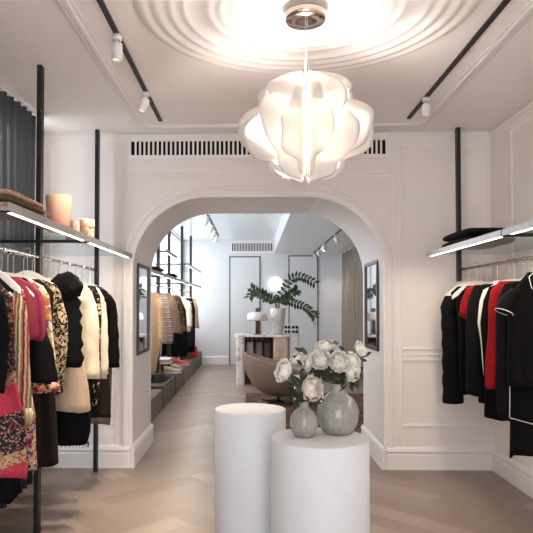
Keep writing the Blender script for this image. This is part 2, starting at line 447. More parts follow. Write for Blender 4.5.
for X, Y, yaw, lab in ((-.80, .7, PI/2, 'added fill spotlight on the left track aimed at the left rack'), (-.80, 2.1, PI/2, 'added fill spotlight on the left track above the left rack front'), (1.33, .7, -PI/2, 'added fill spotlight on the right track aimed at the right wall'), (1.33, 2.1, -PI/2, 'added fill spotlight on the right track above the right rack front')):
    spotlight(lab, X, Y, ZC, yaw, .75, G, .10, .032, 2, 90 if X < 0 else 14)  # four added spotlights out of view, fill light for the front room
for k, (Y, yw, lab) in enumerate(((9.7, 1.0, 'first spotlight on the rear right track, next to the arch'), (11.0, .9, 'second spotlight on the rear right track, tan side showing'),
                                 (12.6, 0, 'brightly lit spotlight in the middle of the rear right track'), (14.0, .4, 'small spotlight next to last on the rear right track'), (14.8, .2, 'farthest spotlight on the rear right track, over the door'))):
    spotlight(lab, 1.51, Y, ZS, -PI/2+.3*yw, .5 if k != 2 else -.35, G, .11, .04 if k != 2 else .06, 12 if k == 2 else 2, 12)
for k, (Y, lab) in enumerate(((11.05, 'nearest white spotlight on the rear left track'), (12.3, 'second white spotlight on the rear left track'), (13.2, 'third white spotlight on the rear left track'), (14.1, 'farthest white spotlight on the rear left track'))):
    spotlight(lab, -.83, Y, ZB, PI/2, .6, G, .13, .042, 2, 12)

# ------------------------------------------------------------------ chandelier
def chandelier():
    cz = 2.45
    t = thing('pendant_lamp', 'large cream pendant lamp of wavy petal sheets hanging from the plaster rose', 'pendant lamp', (RC.x, RC.y, ZC))
    bm = bmesh.new(); lathe(bm, [(.0005, -.030), (.11, -.030), (.112, -.036), (.112, -.066), (.105, -.075), (.04, -.078), (.001, -.079)], 40)
    link('canopy', bm, plain('champagne_mirror_metal', (.72, .62, .55), .15, 1, var=.15, scale=12), t, True)
    bm = bmesh.new(); tube(bm, [(0, 0, -.078), (0, 0, -.38)], .0022, 6); tube(bm, [(.01, 0, -.078), (.0, 0, -.38)], .0015, 6)
    link('cord', bm, plain('pale_cord', (.6, .5, .45), .4), t)
    PET = translucent('cream_lamp_sheet', (.92, .89, .85), .45)
    c = cz-ZC
    rnd = random.Random(21)
    # outline of one petal sheet: (height -1..1, reach) with three scalloped lobes
    OUT = [(-1, .18), (-.985, .30), (-.93, .44), (-.85, .53), (-.76, .565), (-.68, .54), (-.61, .57), (-.55, .70), (-.46, .85), (-.33, .95), (-.15, 1.0), (.03, .99), (.19, .92), (.31, .81), (.38, .69), (.42, .63), (.46, .66), (.55, .71), (.66, .69), (.77, .62), (.86, .51), (.93, .38), (.98, .25), (1, .13)]
    LC = ((.70, .30), (-.10, .49), (-.80, .20))
    def reach(v):
        for (v0, r0), (v1, r1) in zip(OUT, OUT[1:]):
            if v <= v1: return r0+(r1-r0)*max(0, (v-v0)/(v1-v0))
        return OUT[-1][1]
    def blend(a, b, x): x = max(0, min(1, x)); return a+(b-a)*x*x*(3-2*x)
    for deg, scl, d3, shift, zs in ((181, 1.0, (-.10, .05, .12), -.04, .96), (203, 1.0, (.10, -.14, .16), .20, 1), (224, .93, (-.34, -.10, -.22), -.20, .96), (246, .58, (-.20, -.42, -.10), .14, .90), (263, .26, (-.1, .15, -.1), -.05, .92),
                                    (-1, 1.0, (.12, -.05, -.14), .06, .97), (-24, 1.0, (-.10, .14, -.18), -.16, .99), (-45, .92, (.36, .12, .26), .22, 1), (-67, .54, (.22, .44, .12), -.12, .93), (-84, .24, (.1, -.2, .1), .08, .90),
                                    (150, .96, (.2, -.25, .2), -.17, .95), (118, .95, (-.3, .25, -.2), .16, 1.0), (90, .7, (.25, -.25, .2), 0, .9), (62, .95, (.3, -.25, .25), -.16, 1.0), (30, .96, (-.2, .25, -.2), .18, .96)):
        th0 = math.radians(deg); NU, NV = 14, 60; rings = []; ph = rnd.random()*6
        for j in range(NV+1):
            v = -1+2*j/NV; vv = max(-1, min(1, v+shift*(1-abs(v)))); R = max(.045, .365*scl*reach(vv)); row = []
            off = blend(blend(d3[2], d3[1], (vv+.72)/.22), d3[0], (vv-.31)/.22)
            cup = max(0, max(1-((vv-q)/h)**2 for q, h in LC))
            for i in range(NU+1):
                u = i/NU; r = .024+(R-.024)*u
                th = th0+off*u**1.3-(.20*cup-.1)*(1 if off > 0 else -1)*u**1.2+.04*math.sin(7*v+ph)*u
                row.append(Vector((r*math.cos(th), r*math.sin(th), c+.30*zs*v*(1-.03*u*u))))
            rings.append(row)
        bm = bmesh.new(); loft(bm, rings, False)
        o = link('petal', bm, PET, t, True)
        md = o.modifiers.new('thick', 'SOLIDIFY'); md.thickness = .003
    bm = bmesh.new(); lathe(bm, [(.001, c+.20), (.017, c+.19), (.019, c-.17), (.001, c-.19)], 16)
    link('bulb', bm, emit('chandelier_bulb', (1, .90, .76), 8), t, True)
    for r, deg, z, e in ((0, 0, c+.32, 7), (0, 0, c+.05, 45), (0, 0, c-.16, 30), (.12, 214, c+.06, 14), (.12, -35, c+.06, 14), (.13, 214, c-.08, 6), (.13, -35, c-.08, 6), (.12, 135, c+.04, 14), (.12, 46, c+.04, 14)):
        ld = bpy.data.lights.new('lamp_glow', 'POINT'); ld.energy = e; ld.color = (1, .895, .80); ld.shadow_soft_size = .03
        lo = bpy.data.objects.new('lamp_glow', ld); C.objects.link(lo); lo.parent = t; lo.location = (r*math.cos(math.radians(deg)), r*math.sin(math.radians(deg)), z)
chandelier()

# ------------------------------------------------------------------ curtains
def curtain(name, label, X, y0, y1, z0, z1, m, amp=.04, wl=.11, hooks=True):
    n = int((y1-y0)/wl*10); rings = []
    for j in range(9):
        f = j/8; z = z1+(z0-z1)*f; row = []
        for i in range(n+1):
            y = y0+(y1-y0)*i/n
            row.append(Vector((amp*math.sin(2*PI*(y-y0)/wl+.5*math.sin(y*3))*(.75+.25*f)+.012*math.sin(y*7+f*2), y-y0, z-z0)))
        rings.append(row)
    bm = bmesh.new(); loft(bm, rings, False)
    t = thing(name, label, 'curtain', (X, y0, z0))
    o = link('drape', bm, m, t, True); o.modifiers.new('thick', 'SOLIDIFY').thickness = .003
    bm = B(-.015, .015, 0, y1-y0, z1-z0+.002, z1-z0+.022); link('curtain_rail', bm, TRIM, t)
curtain('curtain', 'dark grey sheer curtain over the window behind the left clothes rack', -1.84, 1.0, 5.02, .03, ZC-.025, translucent('charcoal_sheer', (.075, .066, .064), .45, (.15, .14, .14), .15), .035, .115)
curtain('curtain', 'floor length taupe curtain on the right side of the rear room', 2.27, 9.6, 14.9, .03, ZS-.025, translucent('taupe_drape', (.26, .215, .18), .05), .085, .42)

# ------------------------------------------------------------------ clothes racks
def rack(label, X, ys, ends, inward, zr, xs, shelves, ztop, xwall=None, zfoot=0, uw=.033, led=4.0, watts=2.4):
    """uprights, hanging rail, arms and lit glass shelves of one wall rack; shelves: [(z, [(y0, y1)..], [arm y..])]"""
    s = inward
    t = thing('clothes_rack', label, 'clothes rack', (X, ys[0], 0))
    y0 = ys[0]
    for y in ys:
        bm = B(-uw/2, uw/2, y-y0, y-y0+.055, zfoot, ztop, bev=.003); link('upright', bm, BLACKMET, t)
    bm = bmesh.new(); tube(bm, [(0, ends[0]-y0, zr), (0, ends[1]-y0, zr)], .012, 12); link('hanging_rail', bm, CHROME, t, True)
    for z, runs, arms in shelves:
        for y in arms:
            bm = B(min(xwall-X, xs-X), max(xwall-X, xs-X), y-y0+.012, y-y0+.034, z-.028, z-.0075); link('shelf_arm', bm, BLACKMET, t)
        for a, b in runs:
            xb, xf = xwall-X, xs-X
            bm = B(min(xb, xf), max(xb, xf), a-y0+.004, b-y0-.004, z-.006, z+.003); link('glass_shelf', bm, CLEAR, t)
            bm = bmesh.new(); x_a, x_b = sorted((xf, xf-s*.045)); box(bm, x_a, x_b, a-y0+.004, b-y0-.004, z-.022, z-.0065)
            x_a, x_b = sorted((xf+s*.0005, xf+s*.006)); box(bm, x_a, x_b, a-y0+.004, b-y0-.004, z-.024, z+.014)
            p = link('shelf_profile', bm, ALU, t)
            x_a, x_b = sorted((xf-s*.014, xf-s*.030)); bm = B(x_a, x_b, a-y0+.06, b-y0-.08, z-.0250, z-.0222); link('led_strip', bm, emit('warm_led_%g' % led, (1, .88, .72), led), p)
            la = bpy.data.lights.new('led_glow', 'AREA'); la.shape = 'RECTANGLE'; la.size = .02; la.size_y = b-a-.1; la.energy = watts*(b-a); la.color = (1, .84, .66)
            lo = bpy.data.objects.new('led_glow', la); C.objects.link(lo); lo.parent = t; lo.location = (xf-s*.02, (a+b)/2-y0, z-.028)
    return t
RXL, RXR = -1.42, 1.85
rack('black steel wall rack with lit glass shelf in front of the dark curtain, left', RXL, [2.45, 3.92, 5.39], (2.4, 5.42), 1, 1.815, -1.08, [(1.94, [(2.6, 3.93), (3.94, 5.32)], [2.62, 3.92])], ZC-.001, xwall=-1.78)
rack('black steel wall rack with lit glass shelf on the right wall', RXR, [2.1, 3.62, 5.40], (2.1, 5.43), -1, 1.815, 1.50, [(1.94, [(2.1, 3.63), (3.64, 5.22)], [2.1, 3.62])], ZC-.001, xwall=2.185, zfoot=1.715)
RXB = -1.49
rack('tall black rack with glass shelves before the bright rear window', RXB, [8.0, 9.36, 10.58, 12.5, 14.3], (7.6, 14.4), 1, 1.80, -1.17, [(2.24, [(8.02, 9.2), (10.6, 13.5)], [8.0, 10.58]), (1.90, [(6.9, 8.0), (8.02, 10.57), (10.6, 13.5)], [8.0, 10.58])], ZB-.001, xwall=-1.75, zfoot=.3305, uw=.055, led=1.5, watts=2)

# ------------------------------------------------------------------ hangers and garments
def hanger_mesh(broad=False):
    bm = bmesh.new(); k = 1.09 if broad else 1
    path = [(-.188, -.124), (-.175, -.108), (-.13, -.063), (-.065, -.015), (-.02, .004), (0, .006), (.02, .004), (.065, -.015), (.13, -.063), (.175, -.108), (.188, -.124)]
    rings = []
    for x, z in path:
        h = (.012 if not broad else .022)+(.020 if not broad else .045)*(1-(abs(x)/.2)**2); w = .007+.006*(abs(x)/.2)
        rings.append([Vector((x*k, -w, z-h)), Vector((x*k, -w*.7, z)), Vector((x*k, w*.7, z)), Vector((x*k, w, z-h))])
    loft(bm, rings, True, True, True)
    me = bpy.data.meshes.new('hanger'); bmesh.ops.recalc_face_normals(bm, faces=bm.faces[:]); bm.to_mesh(me); bm.free(); me.materials.append(WHITEPL)
    return me
def hook_mesh():
    bm = bmesh.new(); pts = [(0, 0, .002), (0, 0, .105)]
    for k in range(11):
        a = -PI/2+PI*1.25*k/10; pts.append((.020*math.cos(a), 0, .1275+.020*math.sin(a)))
    tube(bm, pts, .0022, 6)
    m2 = bpy.data.meshes.new('hook'); bm.to_mesh(m2); bm.free(); m2.materials.append(CHROME)
    return m2
HM, HB, HK = hanger_mesh(), hanger_mesh(True), hook_mesh()
def hanger(label, X, Y, Z, rz, group, broad=False):
    o = bpy.data.objects.new('clothes_hanger', HB if broad else HM); C.objects.link(o); o.location = (X, Y, Z); o.rotation_euler = (0, 0, rz); tag(o, label, 'hanger', group)
    h = bpy.data.objects.new('hook', HK); C.objects.link(h); h.parent = o
def body_mesh(prof, depth, seed, folds=3, amp=.02, asym=0, n=36, top_open=True, puff=0):
    """prof: [(z, halfwidth)] from the neck to the hem"""
    rnd = random.Random(seed); ph = rnd.random()*6; ph2 = rnd.random()*6
    # resample so the cloth bends smoothly
    dense = []
    for (z0, w0), (z1, w1) in zip(prof, prof[1:]):
        m = max(1, int((z0-z1)/.035))
        for k in range(m): dense.append((z0+(z1-z0)*k/m, w0+(w1-w0)*k/m))
    dense.append(prof[-1]); zt, zb = dense[0][0], dense[-1][0]; rings = []
    for z, w in dense:
        f = (zt-z)/max(.001, zt-zb); d = .017+(depth-.017)*min(1, (zt-z)/.20)
        if puff: d *= 1+puff*abs(math.sin((zt-z)/.09*PI))
        row = []
        for k in range(n):
            a = 2*PI*k/n; ca, sa = math.cos(a), math.sin(a)
            x = w*(abs(ca)**.85)*(1 if ca >= 0 else -1)
            fold = amp*min(1, f*1.6)*math.sin(folds*PI*x/max(w, .05)+ph+.8*math.sin(f*3+ph2))
            y = d*(abs(sa)**.8)*(1 if sa >= 0 else -1)+fold
            if puff: x *= 1+.25*puff*abs(math.sin((zt-z)/.09*PI))
            row.append(Vector((x*(1+.02*math.sin(f*9+ph)), y, z+(.012*math.sin(3*a+ph) if f > .97 else 0))))
        rings.append(row)
    return rings
SH = [(-.040, .098), (-.06, .125), (-.09, .158), (-.125, .192)]
def sleeve_mesh(bm, sx, pts, r, n=14, seed=0, flat=.7):
    rnd = random.Random(seed); P = [Vector(p) for p in pts]; dense = []; rr = []
    for (a, b), (ra, rb) in zip(zip(P, P[1:]), zip(r, r[1:])):
        m = max(2, int((b-a).length/.04))
        for k in range(m): dense.append(a.lerp(b, k/m)); rr.append((ra+(rb-ra)*k/m)*(1+.06*math.sin(len(dense)*1.7+seed)))
    dense.append(P[-1]); rr.append(r[-1])
    tube(bm, [(sx*p.x, p.y, p.z) for p in dense], rr, n, True, 1.0)
def garment(kind, label, cat, X, Y, side, edges, m, group, hem=None, depth=.045, folds=3, amp=.018, sleeves=None, sm=None, seed=None, low=False, hang=True, rz=None, puff=0, neckz=1.70, sh=SH, lift=-.018, hanger_group=None, short=''):
    """edges: [(pixel row, pixel column)] of the visible outer edge at depth Y"""
    seed = seed if seed is not None else int(Y*1000)
    rnd = random.Random(seed)
    t = thing(kind, label, cat, (X, Y, neckz), rnd.uniform(-.05, .05) if rz is None else rz, group)
    prof = []
    for (py, px) in edges:
        p = at(px, py, Y); prof.append((p.z-neckz, max(.05, (p.x-X)*side)))
    if hem: prof.append((at(200, hem, Y).z-neckz, prof[-1][1]))
    s0 = [q for q in sh if q[0] > prof[0][0]+.015 and q[1] <= max(w for z, w in prof)+.02]
    prof = (s0 if not low else []) + prof
    prof = [q for i, q in enumerate(prof) if i == 0 or q[0] < prof[i-1][0]-.002]
    bm = bmesh.new(); loft(bm, body_mesh(prof, depth, seed, folds, amp, puff=puff), True, True, True)
    link('body', bm, m, t, True)
    if sleeves:
        L, r0, r1 = sleeves
        for s in (1, -1):
            bm = bmesh.new()
            sleeve_mesh(bm, s, [(.165, 0, -.13), (.205, -.005, -.20), (.222, -.012, -.13-L*.55), (.228, -.02, -.13-L)], [r0*.8, r0, (r0+r1)/2, r1], seed=seed+s)
            link('sleeve', bm, sm or m, t, True)
    if hang: hanger(label_h(short or label), X, Y, neckz+lift, rnd.uniform(-.05, .05) if rz is None else rz, hanger_group, lift >= 0)
    return t, prof
def label_h(s): return 'white clothes hanger carrying the '+s
M_ = MATS
FLORALBLK = print_fabric('black_bead_embroidery', [S(14, 10, 12), S(14, 10, 12), S(20, 14, 14), S(200, 170, 120), S(14, 10, 12), S(170, 70, 70), S(16, 12, 12), S(110, 110, 70)], 55)
KIMONO = None
def banded(name, bands, cells):
    """bands: [(object z, material colour list)] top to bottom, each a printed cloth panel"""
    m, nt, b = new_mat(name)
    tc = N(nt, 'ShaderNodeTexCoord'); sx = N(nt, 'ShaderNodeSeparateXYZ'); nt.links.new(tc.outputs['Object'], sx.inputs[0])
    # slanting borders
    ma = N(nt, 'ShaderNodeMath', operation='MULTIPLY_ADD'); ma.inputs[1].default_value = -.30
    ab = N(nt, 'ShaderNodeMath', operation='ABSOLUTE'); nt.links.new(sx.outputs['X'], ab.inputs[0])
    nt.links.new(ab.outputs[0], ma.inputs[0]); nt.links.new(sx.outputs['Z'], ma.inputs[2])
    vo = N(nt, 'ShaderNodeTexVoronoi'); vo.inputs['Scale'].default_value = cells; nt.links.new(tc.outputs['Object'], vo.inputs['Vector'])
    sp = N(nt, 'ShaderNodeSeparateColor'); nt.links.new(vo.outputs['Color'], sp.inputs[0])
    prev = None
    for z, cols in bands:
        k = len(cols); r = ramp(nt, [(i/k, c) for i, c in enumerate(cols)], 'CONSTANT'); nt.links.new(sp.outputs[0], r.inputs['Fac'])
        if prev is None: prev = r.outputs['Color']; continue
        lt = N(nt, 'ShaderNodeMath', operation='LESS_THAN'); lt.inputs[1].default_value = z; nt.links.new(ma.outputs[0], lt.inputs[0])
        mx = N(nt, 'ShaderNodeMixRGB'); nt.links.new(lt.outputs[0], mx.inputs['Fac']); nt.links.new(prev, mx.inputs[1]); nt.links.new(r.outputs['Color'], mx.inputs[2]); prev = mx.outputs[0]
    nt.links.new(prev, b.inputs['Base Color']); b.inputs['Roughness'].default_value = .8
    return m
K0, KP = S(14, 10, 12), S(184, 44, 70)
KIMONO = banded('silk_kimono_print', [(0, [K0, K0, K0, S(150, 120, 80), K0, S(150, 60, 60), K0]), (-.60, [S(160, 130, 95), S(170, 140, 100), S(140, 60, 60)]), (-.66, [KP, KP, S(172, 38, 62)]),
    (-.80, [K0, K0, S(140, 44, 60), K0, S(150, 132, 112), K0]), (-1.00, [S(176, 146, 104), S(186, 158, 116), S(150, 70, 60), S(180, 150, 110)]), (-1.06, [KP, KP, S(190, 56, 78)]), (-1.17, [S(170, 160, 175), S(190, 170, 150), S(150, 130, 160)])], 115)
BRAID = stripe_fabric('multicolour_braided_weave', [S(196, 160, 130), S(150, 60, 62), S(178, 160, 120), S(92, 90, 62), S(206, 190, 160), S(170, 90, 80), S(60, 46, 40)], 17, 'X', .012)
PATCH = print_fabric('patchwork_scarf_print', [S(190, 160, 150), S(80, 70, 130), S(200, 90, 100), S(210, 190, 150), S(60, 30, 40), S(200, 170, 120), S(170, 50, 70)], 70)
PINK = plain('raspberry_pink_silk', S(144, 36, 64), .6, var=.18, scale=14)
YELLOW = print_fabric('yellow_flower_print', [S(206, 170, 100), S(222, 205, 180), S(190, 120, 80), S(120, 90, 130), S(225, 210, 190), S(200, 160, 70)], 38)
SEQ = print_fabric('black_cream_sequin_print', [S(16, 13, 12), S(200, 178, 140), S(22, 18, 16), S(150, 128, 98), S(14, 12, 12), S(210, 190, 155)], 75)
FUR = plain('black_fur', (.006, .005, .005), .95, var=.4, scale=60, bump=.5)
PUFF = plain('black_quilted_nylon', (.0045, .0045, .006), .8, var=.2, scale=18)
CREAM = plain('cream_wool', S(236, 218, 192), .85, var=.05, scale=60, sheen=.1)
BEIGE = plain('beige_pleated_wool', S(206, 178, 152), .85, var=.06, scale=60)
BROWNBLK = plain('brown_black_wool', S(38, 30, 28), .9, var=.15, scale=60)
TAUPE = plain('taupe_wool', S(110, 98, 88), .9, var=.1, scale=60)
RED = plain('dark_red_knit', S(134, 20, 27), .85, var=.12, scale=80)
IVORY = plain('ivory_blouse_cloth', S(228, 218, 205), .7, var=.04)
PIPING = plain('white_piping', S(230, 226, 220), .6, var=.02)
LG, LH = 'clothes hanging on the left rack', 'white hangers on the left rail'
def LGm(kind, label, cat, Y, edges, m, short, **kw):
    return garment(kind, label, cat, RXL, Y, 1, edges, m, LG, hanger_group=LH, short=short, **kw)
# nearest first
t, p = LGm('dress', 'black dress with embroidered patches, nearest on the left rack', 'dress', 2.80, [(295, 4), (330, 7), (370, 7), (392, 2)], BLACK, 'nearest black embroidered dress', depth=.035)
for (z, x) in ((-.13, .12), (-.18, .15), (-.26, .17)):
    bm = bmesh.new(); bmesh.ops.create_uvsphere(bm, u_segments=12, v_segments=6, radius=.026); bmesh.ops.scale(bm, vec=(1, .35, 1), verts=bm.verts); bmesh.ops.translate(bm, vec=(x, -.048, z), verts=bm.verts)
    link('embroidered_patch', bm, print_fabric('pink_gold_embroidery', [S(214, 110, 110), S(200, 160, 90), S(190, 80, 90), S(150, 130, 80)], 140), t, True)
LGm('kimono', 'long black floral kimono with pink panels and cream border, left rack front', 'kimono', 2.95, [(300, 11.5), (340, 13), (385, 17), (412, 24), (440, 24.5), (477, 25)], KIMONO, 'long black floral kimono', depth=.035)
LGm('gown', 'long plain black gown reaching lower than the kimono beside it', 'gown', 3.04, [(300, 10), (400, 12), (440, 19), (492, 20), (502, 10)], BLACK, 'long plain black gown', depth=.035)
t, p = LGm('shawl_jacket', 'multicoloured braided jacket with cream tassel fringe on the left rack', 'jacket', 3.11, [(292, 19), (305, 25), (335, 28), (375, 30), (414, 31.5)], BRAID, 'multicoloured braided jacket', lift=.012, depth=.035, folds=5, amp=.012)
bm = bmesh.new(); zz, w = p[-1]
for k in range(34):
    a = 2*PI*k/34; x, y = w*math.cos(a)*.96, .05*math.sin(a)
    tube(bm, [(x, y, zz+.03), (x*1.03, y*1.15, zz-.01), (x*1.01, y*1.1, zz-.055)], [.008, .011, .006], 6)
link('tassel_fringe', bm, plain('cream_tassel_yarn', S(206, 184, 150), .9, var=.2, scale=90), t, True)
LGm('scarf_dress', 'patchwork print dress in blue, pink and cream behind the braided jacket', 'dress', 3.20, [(300, 26), (390, 31), (415, 36), (470, 37)], PATCH, 'patchwork print dress', depth=.035)
t, p = LGm('blouse', 'raspberry pink silk blouse with gathered sleeve on the left rack', 'blouse', 3.36, [(284, 33), (292, 40), (302, 45), (320, 46), (334, 45.5), (339, 43)], PINK, 'raspberry pink silk blouse', depth=.04, folds=6, amp=.014)
t, p = LGm('jacket', 'black jacket with flower embroidered hem below the pink blouse', 'jacket', 3.44, [(300, 40), (335, 46), (350, 53), (384, 57.5)], BLACK, 'black jacket with flower embroidered hem', depth=.05)
zz, w = p[-1]; bm = bmesh.new(); loft(bm, [[Vector((w*1.03*math.cos(2*PI*k/28), .062*math.sin(2*PI*k/28), zz+dz)) for k in range(28)] for dz in (.012, -.02, -.048)], True, True, True)
link('embroidered_hem', bm, print_fabric('hem_flowers', [S(190, 80, 80), S(200, 170, 140), S(60, 40, 38), S(170, 120, 90), S(40, 30, 30)], 60), t, True)
LGm('blouse', 'yellow and white flower print blouse on the left rack', 'blouse', 3.52, [(286, 43), (295, 49), (315, 52.5), (345, 55), (380, 58), (390, 58.5)], YELLOW, 'yellow flower print blouse', depth=.04)
LGm('coat', 'long brown black coat hanging lowest beside the left rack upright', 'coat', 3.68, [(300, 53), (390, 55), (464, 60.5)], BROWNBLK, 'long brown black coat', depth=.055)
LGm('top', 'black and cream sequin patterned top on the left rack', 'top', 3.74, [(284, 56), (294, 62), (318, 69), (345, 68), (394, 64)], SEQ, 'black and cream sequin top', lift=.012, depth=.04)
t, p = LGm('puffer_vest', 'black quilted vest with a big fur hood on the left rack', 'vest', 3.825, [(293, 72), (302, 77), (322, 80), (350, 79.5), (366, 79)], PUFF, 'black fur hooded vest', depth=.045, puff=.3, amp=.006)
bm = bmesh.new(); cc = at(65.5, 286, 3.80); rnd = random.Random(3)
bmesh.ops.create_icosphere(bm, subdivisions=4, radius=1)
for v in bm.verts:
    d = v.co.normalized(); k = 1+.10*rnd.random()+.06*math.sin(9*d.x)*math.sin(8*d.z)
    v.co = Vector((d.x*.098*k*(1+.1*d.z), d.y*.06*k, d.z*.085*k-.02*d.x*d.x))
bmesh.ops.translate(bm, vec=(cc.x-RXL, -.02, cc.z-1.70), verts=bm.verts)
link('fur_hood', bm, FUR, t, True)
LGm('dress', 'beige pleated dress hanging between the fur vest and the cream coat', 'dress', 4.04, [(300, 70), (340, 80), (385, 88), (410, 91.5)], BEIGE, 'beige pleated dress', depth=.05, folds=9, amp=.008)
t, p = LGm('skirt', 'black fringed skirt below the beige pleated dress', 'skirt', 4.12, [(330, 78), (400, 90), (430, 91.5), (443, 89)], BLACK2, 'black fringed skirt', depth=.05)
zz, w = p[-1]; bm = bmesh.new()
for k in range(60):
    a = 2*PI*k/60; x, y = w*math.cos(a), .05*math.sin(a)
    tube(bm, [(x, y, zz+.01), (x*1.01, y, zz-.025)], [.003, .0015], 4)
link('fringe', bm, BLACK, t)
LGm('coat', 'cream wool coat with wide sleeves on the left rack', 'coat', 4.35, [(286, 87), (292, 92), (305, 96), (335, 99), (360, 99.5), (378, 99)], CREAM, 'cream wool coat', depth=.075, sleeves=(.60, .055, .06), amp=.012)
LGm('blouse', 'dark blouse with small cream print between two cream garments', 'blouse', 4.55, [(286, 95), (296, 100), (320, 102.5), (360, 102), (404, 98)], print_fabric('dark_cream_print', [S(34, 27, 25), S(40, 32, 30), S(190, 170, 140), S(30, 24, 22), S(46, 36, 32)], 60), 'dark blouse with small cream print', depth=.04)
LGm('cardigan', 'slim cream cardigan next to the black coat on the left rack', 'cardigan', 4.76, [(288, 99), (297, 104), (320, 106.5), (350, 107), (378, 106)], CREAM, 'slim cream cardigan', depth=.04, sleeves=(.62, .045, .045))
LGm('skirt', 'dark brown skirt hanging below the black coat at the far end', 'skirt', 4.93, [(320, 96), (370, 109), (417, 110.5)], BROWNBLK, 'dark brown skirt', depth=.045)
LGm('coat', 'black coat at the far end of the left rack', 'coat', 5.10, [(291, 107), (297, 109.5), (310, 112), (340, 114.5), (365, 116)], BLACK, 'black coat at the far end', depth=.05, sleeves=(.60, .05, .06))
LGm('trousers', 'taupe trousers showing under the dark brown skirt', 'trousers', 5.20, [(330, 100), (370, 112), (424, 109.5)], TAUPE, 'taupe trousers', depth=.04)

RG, RH = 'clothes hanging on the right rack', 'white hangers on the right rail'
def RGm(kind, label, cat, Y, edges, m, short, **kw):
    return garment(kind, label, cat, RXR, Y, -1, edges, m, RG, hanger_group=RH, short=short, **kw)
t, p = RGm('coat', 'black coat with long sleeves, farthest on the right rack', 'coat', 5.20, [(293, 449), (305, 452), (345, 453), (394, 456)], BLACK, 'farthest black coat', lift=.0, depth=.045, rz=0)
for s in (-1, 1):
    bm = bmesh.new(); sleeve_mesh(bm, s, [(.165, 0, -.13), (.185, -.02, -.22), (.165, -.035, -.6), (.150, -.04, -1.03)], [.04, .055, .07, .085], seed=s+4)
    link('sleeve', bm, BLACK, t, True)
RGm('jumper', 'black jumper second from the far end of the right rack', 'jumper', 5.00, [(295, 455), (310, 457), (340, 458.5), (392, 460)], BLACK2, 'second black jumper', lift=.0, depth=.045)
RGm('top', 'dark red short top deep in the right rack', 'top', 4.78, [(288, 466), (300, 462), (316, 459), (319, 466), (345, 470)], RED, 'dark red short top', lift=-.05, depth=.045)
RGm('cardigan', 'black cardigan between the red top and the white blouse', 'cardigan', 4.58, [(286, 473), (300, 468), (340, 465), (394, 467)], BLACK2, 'black cardigan beside the red top', depth=.05)
RGm('blouse', 'white blouse showing a narrow edge on the right rack', 'blouse', 4.38, [(290, 483), (300, 480), (323, 477.5), (345, 481), (380, 485)], IVORY, 'white blouse', depth=.04)
RGm('dress', 'black dress between the white blouse and the long red top', 'dress', 4.28, [(287, 488), (300, 483), (322, 481), (345, 483), (418, 485)], BLACK, 'black dress beside the white blouse', depth=.04)
RGm('tunic', 'long dark red tunic near the front of the right rack', 'tunic', 4.14, [(281, 500), (290, 492), (305, 489), (340, 487.5), (387, 486)], RED, 'long dark red tunic', depth=.045)
RGm('cardigan', 'long black cardigan just behind the piped blouse', 'cardigan', 4.06, [(284, 504), (296, 498), (320, 495.5), (385, 495), (418, 500)], BLACK2, 'long black cardigan', depth=.045)
t, p = RGm('dress', 'black dress with white piping lines, hem showing below the piped blouse', 'dress', 4.02, [(290, 524), (330, 514), (385, 510), (425, 509), (456, 508)], BLACK, 'piped black dress', lift=-.05, depth=.03, rz=0)
bm = bmesh.new()
q = [at(x, y, 3.96) for x, y in ((509.5, 384), (509.5, 400), (509.2, 417))]
tube(bm, [v-Vector((RXR, 4.02, 1.70))-Vector((0, .005, 0)) for v in q], .0026, 6)
q = [at(x, y, 3.96) for x, y in ((509.2, 417.5), (520, 420.5), (533, 424), (548, 427), (560, 426))]
tube(bm, [v-Vector((RXR, 4.02, 1.70))-Vector((0, .012, 0)) for v in q], .0026, 6)
link('piping', bm, PIPING, t, True)
t, p = RGm('blouse', 'black short sleeved blouse with white piping, nearest on the right rack', 'blouse', 3.93, [(272, 528), (285, 517), (297, 508), (312, 507), (345, 508), (385, 509)], BLACK, 'nearest piped black blouse', lift=-.05, depth=.05, rz=0)
for s in (-1, 1):
    bm = bmesh.new(); sleeve_mesh(bm, s, [(.15, -.01, -.115), (.20, -.02, -.165), (.235, -.03, -.245)], [.040, .050, .055], seed=s+9); sl = link('sleeve', bm, BLACK, t, True)
    bm = bmesh.new(); c0 = Vector((s*.235, -.03, -.245)); dirv = Vector((s*.035, -.01, -.08)).normalized(); sd = dirv.cross(Vector((0, 1, 0))).normalized(); fw = sd.cross(dirv)
    tube(bm, [c0+sd*(.057*math.cos(2*PI*k/20))+fw*(.057*math.sin(2*PI*k/20)) for k in range(21)], .0026, 6, False); link('piping', bm, PIPING, sl, True)
for s in (-1, 1):
    bm = bmesh.new()
    pts = [(s*.035, -.03, .02), (s*.085, -.05, -.02), (s*.075, -.062, -.09), (s*.01, -.066, -.14)]
    vs = [bm.verts.new(v) for v in pts]+[bm.verts.new((s*.005, -.055, -.05))]
    bm.faces.new(vs); cl = link('collar', bm, BLACK, t); cl.modifiers.new('thick', 'SOLIDIFY').thickness = .004
    bm = bmesh.new(); tube(bm, [Vector(v)+Vector((0, -.004, 0)) for v in pts], .0026, 6); link('piping', bm, PIPING, cl, True)

